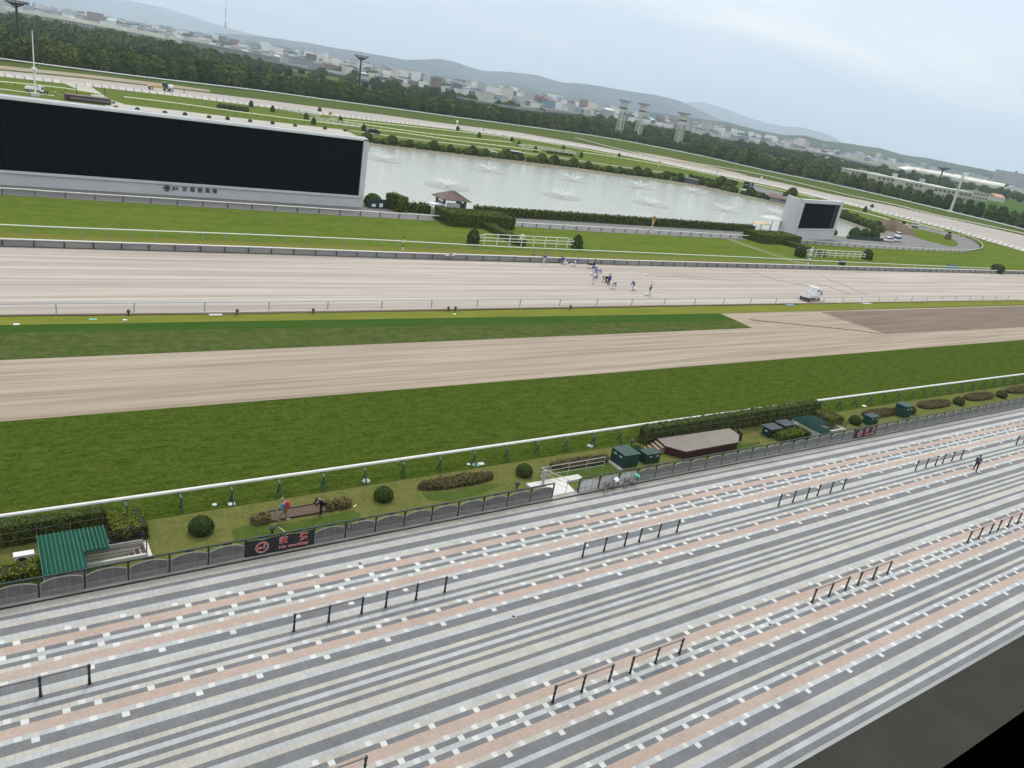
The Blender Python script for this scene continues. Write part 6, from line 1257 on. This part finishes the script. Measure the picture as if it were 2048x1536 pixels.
for i in range(len(pts) - 1):
    for k in range(P_ - 1): mb.f.append((i*P_ + k, (i + 1)*P_ + k, (i + 1)*P_ + k + 1, i*P_ + k + 1)); mb.m.append(0)
mb.build('shell', 'barrier_white', t)
# ---------------------------------------------------------------- masts, towers
def flood(label, px, base, top, ring=True):
    h = HT((px[0], base), (px[1], top)); t = thing('floodlight_mast', label, 'light mast', G(px[0], base), random.random()); MB().tube([(0, 0, 0), (0, 0, h*.94)], [.9, .55], 10).build('mast', 'dark_steel', t)
    m = MB(); r0, r1 = 2.2, 5.6; n = 16
    for rr, zz in ((r1, h), (r1*.72, h*.965), (r0, h*.92)): m.tube([(rr*math.cos(2*math.pi*i/n), rr*math.sin(2*math.pi*i/n), zz) for i in range(n + 1)], .18, 5, 0, False)
    for i in range(n): a = 2*math.pi*i/n; m.tube([(.4*math.cos(a), .4*math.sin(a), h*.90), (r1*math.cos(a), r1*math.sin(a), h)], .13, 4)
    m.build('crown_frame', 'dark_steel', t)
    lm = bpy.data.meshes.get('lamp_m') or MB().box((0, 0, 0), (1.1, .5, 1.0)).mesh('lamp_m', ['dark_steel'])
    for i in range(14): a = 2*math.pi*i/14; link('floodlight', lm, t, (3.0*math.cos(a), 3.0*math.sin(a), h*.955), a + 1.57)
    MB().tube([(0, 0, h*.94), (0, 0, h*1.1)], .1, 5).build('lightning_rod', 'dark_steel', t)
flood('dark floodlight mast with ring crown rising above the middle trees', (715, 724), 203, 112)
flood('dark floodlight mast with ring crown above the trees at right', (1866, 1882), 397, 334)
flood('dark floodlight mast cut off by the top left edge', (39, 34), 124, 2)
def pole(label, b, tp, r0, r1, mt, nm='pole', cat='pole'):
    h = HT(b, tp); t = thing(nm, label, cat, G(*b)); MB().tube([(0, 0, 0), (0, 0, h)], [r0, r1], 10).build('shaft', mt, t); return t, h
t, h = pole('slim white flagpole standing behind the giant screen at left', (71, 192), (67, 61), .28, .12, 'white_paint', 'flagpole'); MB().box((0, 0, 0.5), (2.4, 2.4, 1.0)).build('plinth', 'concrete_light', t); MB().lathe([(.9, h*.40), (.9, h*.43), (.3, h*.44)], n=10).box((.3, 0, h*.36), (.5, .4, .8)).build('bracket', 'plastic_white', t)
t, h = pole('thick pale leaning-looking pole in front of the right trees', (1900, 424), (1926, 350), .85, .75, 'concrete_light', 'concrete_pole'); MB().box((0, 0, .5), (3.5, 3.5, 1)).build('base', 'plastic_white', t)
pole('thin dark pole on the infield beside the hedge block', (1429, 366), (1435, 338), .12, .09, 'dark_steel'); pole('thin pole left of the grader crossing', (153, 188), (153, 166), .12, .09, 'dark_steel'); pole('thin pole right of the brown shed', (210, 195), (210, 174), .12, .09, 'dark_steel')
pole('thin dark chimney pole in the town at the upper left', (219, 32), (218, 9), 1.2, .9, 'b_dark', 'chimney', 'chimney'); pole('short dark chimney left of the red white mast', (342, 52), (342, 39), 2.2, 1.8, 'b_dark', 'chimney', 'chimney')
def lattice(label, b, tp, num):
    h = HT(b, tp); t = thing('patrol_tower', label, 'tower', G(*b), R(8), 'white lattice towers above the trees'); w0, w1 = 2.8, 2.5; m = MB(); hz = h*.66
    cs = [(-1, -1), (1, -1), (1, 1), (-1, 1)]
    for x, y in cs: m.tube([(x*w0, y*w0, 0), (x*w1, y*w1, hz)], .30, 5)
    nb = 6
    for i in range(nb):
        z0, z1 = hz*i/nb, hz*(i + 1)/nb; 
        for k in range(4):
            a, b_ = cs[k], cs[(k + 1) % 4]; q0 = w0 + (w1 - w0)*z0/hz; q1 = w0 + (w1 - w0)*z1/hz
            m.tube([(a[0]*q0, a[1]*q0, z0), (b_[0]*q1, b_[1]*q1, z1)], .17, 4).tube([(b_[0]*q0, b_[1]*q0, z0), (a[0]*q1, a[1]*q1, z1)], .17, 4).tube([(a[0]*q1, a[1]*q1, z1), (b_[0]*q1, b_[1]*q1, z1)], .17, 4)
    m.build('lattice', 'concrete_light', t)
    MB().box((0, 0, (hz + h*.94)/2), (5.6, 5.6, h*.94 - hz)).build('cabin', 'concrete_light', t); MB().box((0, 0, h*.78), (5.8, 5.8, h*.045)).build('window_band', 'b_dark', t); MB().box((0, 0, h*.97), (9, 9, h*.045), taper=1.02).build('roof', 'fence_frame', t)
    MB().box((0, -3.1, h*.615), (5.2, .3, h*.085)).build('number_plate', 'concrete_light', t); sign_text(num, 4.6, 'black_print', t, (0, -3.3, h*.615), bold=.12, ext=.03)
lattice('left white lattice tower with dark figures 75, tallest in the picture', (1236, 272), (1250, 200), '75'); lattice('middle white lattice tower of the three', (1273, 279), (1287, 206), '73'); lattice('right white lattice tower numbered 76, standing apart', (1352, 298), (1365, 224), '76')
t = thing('radio_mast', 'red and white radio mast rising above the town at the upper left', 'mast', G(450, 82)); m1, m2 = MB(), MB(); hh = HT((450, 82), (452, -10)); 
for i in range(7): (m1 if i % 2 else m2).tube([(0, 0, hh*i/7), (0, 0, hh*(i + 1)/7)], [9 - i*1.15, 9 - (i + 1)*1.15], 4)
m1.build('white_band', 'b_white', t); m2.build('red_band', 'mast_red', t)
# ---------------------------------------------------------------- town
def bld(px, py, w, d, h, wall, roof='flat', rm='b_grey', rz=0., win=False, nm='town_building', label='', cat='building', grp=None, gz=0.):
    g = G(px, py); t = thing(nm, label, cat, (g.x, g.y, gz), R(rz), grp); MB().box((0, 0, h/2), (w, d, h)).build('wall', wall, t)
    if roof == 'flat': MB().box((0, 0, h + .3), (w + .6, d + .6, .6)).build('roof', rm, t)
    else: MB().extr([(-d/2 - .6, 0), (d/2 + .6, 0), (0, d*.28)], -w/2 - .5, w/2 + .5).build('roof', rm, t, (0, 0, h), R(90))
    if win:
        m = MB(); nf = max(1, int(h/3.4)); nw = max(2, int(w/4.5))
        for i in range(nf):
            for j in range(nw): m.box((-w/2 + w*(j + .5)/nw, -d/2 - .05, h*(i + .55)/nf), (w/nw*.6, .2, h/nf*.42))
        m.build('windows', 'b_window', t)
    return t
bld(245, 43, 130, 50, 26, 'b_white', win=False, rz=8, rm='b_white', label='big white factory block near the thin chimney, upper left')
bld(292, 50, 110, 50, 18, 'b_white', rz=8, win=True, rm='b_white', label='white factory with window rows right of the big white block'); bld(404, 74, 60, 24, 26, 'b_cream', rz=10, win=True, label='cream apartment block left of the red white mast'); bld(432, 79, 56, 24, 24, 'b_cream', rz=10, win=True, label='second cream block just left of the red white mast')
bld(395, 63, 110, 40, 18, 'b_white', rz=8, rm='b_white', label='long white roofed hall behind the cream blocks'); bld(470, 78, 120, 30, 16, 'b_brown', rz=8, win=True, label='brown block behind the grey train-like barrier')
t = bld(597, 129, 60, 26, 13, 'b_grey', rz=9, win=True, rm='b_grey', label='grey depot with a window row and a billboard on top'); t = bld(630, 138, 22, 14, 11, 'b_grey', rz=9, label='small grey wing under the white billboard')
bb = thing('billboard', 'white billboard with a yellow oval and black cats on the grey depot', 'billboard', G(640, 138), R(9)); MB().box((0, 0, 17.5), (15.5, .8, 10)).build('panel', 'b_white', bb); n = 20
MB().extr([(4.2*math.cos(2*math.pi*i/n), 17.5 + 2.7*math.sin(2*math.pi*i/n)) for i in range(n)], -.6, -.45).build('oval', 'paint_yellow', bb)
MB().extr([(-3, 17.2), (-2.6, 18.6), (-1.4, 19), (.2, 18.9), (1.4, 19.1), (2.6, 18.8), (3, 18), (2.2, 17.6), (1.8, 16.6), (.4, 16.2), (-.2, 17.2), (-1.4, 16.2), (-2.2, 16.6)], -.8, -.65).build('cats', 'b_dark', bb); MB().box((-5, 0, 6), (.8, .8, 12)).build('leg', 'dark_steel', bb); MB().box((5, 0, 6), (.8, .8, 12)).build('leg', 'dark_steel', bb)
bb = thing('billboard', 'red and white striped billboard at the very top left', 'billboard', G(101, 18), R(5)); MB().box((0, 0, 24), (34, 2, 7)).build('upper_panel', 'red_print', bb); MB().box((0, 0, 17), (34, 2, 6.5)).build('lower_panel', 'mast_red', bb); MB().box((0, 0, 7), (24, 2, 14)).build('support', 'b_white', bb)
bld(870, 183, 16, 12, 24, 'b_brown', rz=8, label='dark brown tower block among white sheds right of the floodlight'); bld(850, 170, 46, 20, 14, 'b_white', rz=8, win=True, rm='b_white', label='white hall beside the dark brown tower'); bld(700, 133, 30, 18, 20, 'b_cream', rz=8, win=True, label='cream gabled block left of the floodlight mast', roof='gable', rm='b_cream')
bld(1203, 226, 14, 12, 26, 'b_cream', rz=5, label='pale yellow water tower left of the lattice towers'); bld(1103, 207, 70, 24, 12, 'b_orange', rz=8, label='orange brick school block left of the lattice towers'); bld(1190, 229, 240, 16, 7, 'b_white', rz=7, rm='b_white', label='long thin white roofed hall below the orange block')
bld(1376, 263, 14, 12, 26, 'b_grey', rz=5, win=True, label='slim grey tower block right of the lattice towers')
# apartment slab at the right edge
g = G(2022, 372.5); hA = HT((1985, 376), (1992, 332)); t = thing('apartment_slab', 'grey twelve-storey apartment slab at the right edge', 'apartment block', (g.x, g.y, 0), math.atan2(-g.x, g.y) + R(12)); wA = 116
MB().box((wA/2 - 62, 0, hA/2), (wA, 14, hA)).build('wall', 'b_grey', t); MB().box((wA/2 - 62 + 4, 2, hA*.56), (7, 8, hA*1.12)).build('lift_tower', 'b_bluegrey', t)
m = MB(); nf = 12
for i in range(nf): m.box((wA/2 - 62, -7.6, hA*(i + .35)/nf), (wA, 1.4, hA/nf*.42))
m.build('balconies', 'b_white', t); m = MB()
for i in range(nf):
    for j in range(18): m.box((-62 + wA*(j + .5)/18, -7.05, hA*(i + .8)/nf), (wA/18*.7, .1, hA/nf*.45))
m.build('windows', 'b_window', t); m = MB()
for j in range(15): m.box((-62 + wA*j/14, -8., hA/2), (.8, 2.2, hA))
m.build('fins', 'b_grey', t)
# terrace buildings behind the right trees
for i, (px, py, w, wl2, l) in enumerate([(1720, 372, 40, 'b_cream', 'left one of the long flat terrace buildings behind the right trees'), (1775, 384, 44, 'b_cream', 'second of the long flat terrace buildings behind the right trees'), (1830, 396, 44, 'b_cream', 'third of the long flat terrace buildings behind the right trees'), (1885, 408, 42, 'b_cream', 'rightmost of the long flat terrace buildings behind the right trees')]):
    bld(px, py, w, 12, 12, wl2, rz=-14, win=True, rm='b_white', nm='terrace_building', label=l, cat='terrace')
for px, py, l in [(1786, 362, 'left white roof tank house on the terraces'), (1840, 374, 'right white roof tank house on the terraces')]: bld(px, py, 5, 4, 9, 'b_white', rz=-10, rm='b_white', nm='tank_house', label=l)
bld(1988, 402, 18, 12, 5, 'b_cream', 'gable', 'b_orange', -10, label='house with an orange gable roof below the apartment slab', nm='house'); bld(1945, 398, 30, 12, 8, 'b_cream', rz=-12, win=True, label='low cream block right of the leaning pole')
bld(1908, 343, 16, 8, 7, 'b_white', rz=-8, rm='b_white', label='small white box behind the cream station roof', gz=4.)
walls = ['b_white', 'b_white', 'b_white', 'b_cream', 'b_cream', 'b_grey', 'b_grey', 'b_brown', 'b_bluegrey', 'b_dark']; roofs = ['b_white', 'b_white', 'b_grey', 'b_dark', 'b_dark', 'b_bluegrey', 'b_brown']
def hor(px): return 176.4 + .1785*(px - 1024)
def vtop(px): return np.interp(px, [0, 325, 512, 762, 1024, 1274, 1536, 1796, 2048], [10, 71, 112, 160, 206, 244, 288, 330, 378])
nmn = {'b_white': 'white', 'b_cream': 'cream', 'b_grey': 'grey', 'b_brown': 'brown', 'b_bluegrey': 'blue grey', 'b_dark': 'dark', 'b_orange': 'orange'}
WB = {}
cells = []
for i in range(245):
    px = r3.uniform(-5, 2050); a, b = hor(px) + 5, vtop(px) + 2
    if b - a < 3: continue
    py = b - (b - a)*r3.random()**1.15; cells.append((py - hor(px), px, py))
cells.sort(reverse=True)
for dd, px, py in cells:
    wl_ = r3.choice(walls); rm = r3.choice(roofs); big = r3.random() < .22; w = r3.uniform(18, 38) if big else r3.uniform(8, 16); d = r3.uniform(10, 22); h = r3.uniform(5, 9) if not big else r3.uniform(6, 18); gab = r3.random() < .5
    key = (wl_, rm, gab); 
    if key not in WB: WB[key] = (MB().box((0, 0, .5), (1, 1, 1)).mesh('wall', [wl_]), (MB().extr([(-.54, 0), (.54, 0), (0, .30)], -.52, .52) if gab else MB().box((0, 0, .03), (1.04, 1.04, .06))).mesh('roof', [rm]))
    l = ('large' if big else 'small') + ' ' + nmn[wl_] + (' gabled' if gab else ' flat-roofed') + ' building in the town ' + where(px).replace('below the long terrace roofs', 'above the terraces')
    g = G(px, py); t = thing('house' if not big else 'town_building', l, 'building', (g.x, g.y, 0), R(r3.uniform(-15, 25)), l); t.scale = (w, d, h)
    link('wall', WB[key][0], t); o = link('roof', WB[key][1], t, (0, 0, 1), R(90) if gab else 0)
# remaining town as one mass
far = MB(); tm = ['b_white', 'b_cream', 'b_grey', 'b_brown', 'b_bluegrey', 'b_dark', 'b_orange']
for _ in range(15000):
    px = r3.uniform(-20, 2080); a, b = hor(px) + 1.2, vtop(px) - 1
    if b < a: continue
    py = b - (b - a)*r3.random()**.85; g = G(px, py); sc_ = 1 + min(4, (g.length/1800)**1.1)*.5
    wl_ = r3.choice([0, 0, 0, 1, 1, 2, 2, 3, 4, 5]); rm = r3.choice([0, 0, 2, 2, 5, 5, 3, 4]); w = r3.uniform(7, 15)*sc_*(2.2 if r3.random() < .10 else 1); d = r3.uniform(7, 12)*sc_; h = r3.uniform(4, 7)*(1 + (r3.random() < .10)*r3.random()*2.2)*min(sc_, 1.6)
    rz = R(r3.uniform(-20, 30)); far.box((g.x, g.y, h/2), (w, d, h), rz, wl_); far.box((g.x, g.y, h + .3), (w*1.03, d*1.03, .6), rz, rm)
o = far.build('distant_town', tm); tag(o, 'mass of small distant roofs stretching to the hills', 'town', kind='stuff')
# distant groves
gv = MB(); P = []; Nn = []
for _ in range(700):
    px = r3.uniform(-20, 2080); a, b = hor(px) + 1.5, vtop(px) - 1.5; py = a + (b - a)*r3.random(); g = G(px, py); s_ = r3.uniform(3, 7)*(1 + g.length/3500)
    gv.ball((g.x, g.y, s_*.5), (s_*r3.uniform(1, 2.6), s_, s_*.9), 7, 5, noise=.5)
o = gv.build('distant_groves', 'leaf_wood'); tag(o, 'scattered dark groves among the distant roofs', 'trees', kind='stuff')
# ---------------------------------------------------------------- hills
def ridge(name, pix, dist, depth, mt, rough=.05, foot=0.):
    pp = np.array(pix, float); xs_ = np.arange(pp[0, 0], pp[-1, 0] + 1, 5.); ys_ = np.interp(xs_, pp[:, 0], pp[:, 1]); rs = np.random.RandomState(len(pix)); mb = MB(); rowsN = 9; k = len(xs_)
    nz = np.convolve(rs.normal(0, 1, k + 8), np.ones(5)/5, 'same')[:k]*1.2
    V = []
    for j in range(rowsN):
        q = j/(rowsN - 1)*2 - 1         # -1 front foot, 0 crest, 1 back foot
        for i in range(k):
            D = dist*(1 + .05*math.sin(i*.07)) + q*depth*(1 + .25*math.sin(i*.21 + j)); c = AT(xs_[i], ys_[i] - nz[i]*rough*8, dist*(1 + .05*math.sin(i*.07)))
            d = Vector((c.x, c.y, 0)).normalized(); hcrest = c.z; f = (1 - abs(q)**1.3)*(1 if j == (rowsN - 1)//2 else .86 + .16*math.sin(i*.33 + j*2.1))
            V.append((d.x*D, d.y*D, hcrest*f - (8 if abs(q) == 1 else 0)))
    mb.v = V
    for j in range(rowsN - 1):
        for i in range(k - 1): mb.f.append((j*k + i, j*k + i + 1, (j + 1)*k + i + 1, (j + 1)*k + i)); mb.m.append(0)
    o = mb.build(name, mt, smooth=True); tag(o, kind='structure')
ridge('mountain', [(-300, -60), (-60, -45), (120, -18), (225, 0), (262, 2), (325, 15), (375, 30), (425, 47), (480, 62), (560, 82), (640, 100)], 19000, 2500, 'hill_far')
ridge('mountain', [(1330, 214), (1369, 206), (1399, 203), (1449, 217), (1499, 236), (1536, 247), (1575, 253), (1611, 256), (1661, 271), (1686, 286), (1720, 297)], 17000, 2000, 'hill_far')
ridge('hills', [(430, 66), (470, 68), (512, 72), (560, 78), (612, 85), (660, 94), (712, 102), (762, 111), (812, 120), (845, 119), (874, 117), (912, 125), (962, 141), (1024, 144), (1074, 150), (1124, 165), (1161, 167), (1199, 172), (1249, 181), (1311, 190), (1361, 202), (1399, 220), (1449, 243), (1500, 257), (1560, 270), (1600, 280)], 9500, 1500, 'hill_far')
ridge('hills', [(880, 155), (960, 168), (1024, 167), (1080, 180), (1140, 192), (1200, 206)], 6500, 700, 'hill_near')
ridge('hills', [(1280, 220), (1330, 228), (1400, 238), (1460, 245), (1520, 262), (1568, 270), (1611, 271), (1648, 282), (1698, 287), (1761, 297), (1806, 310), (1861, 317), (1920, 330), (1961, 337), (2048, 356), (2120, 370)], 4600, 500, 'hill_near')
# houses on the near hill foot
# ---------------------------------------------------------------- haze
hz = bpy.data.materials.new('haze'); hz.use_nodes = True; nt = hz.node_tree; nt.nodes.clear(); o_ = N(nt, 'ShaderNodeOutputMaterial'); pv_ = N(nt, 'ShaderNodeVolumePrincipled'); pv_.inputs['Density'].default_value = 9e-5; pv_.inputs['Color'].default_value = (.74, .86, 1, 1); pv_.inputs['Anisotropy'].default_value = .0; nt.links.new(pv_.outputs[0], o_.inputs['Volume'])
hb = MB().box((6000, 11000, 560), (44000, 30000, 1240)).mesh('haze', ['hedge_core']); hb.materials.clear(); hb.materials.append(hz); ho = link('haze', hb); tag(ho, kind='stuff'); ho['label'] = 'pale blue air haze over the distant town'; ho['category'] = 'haze'
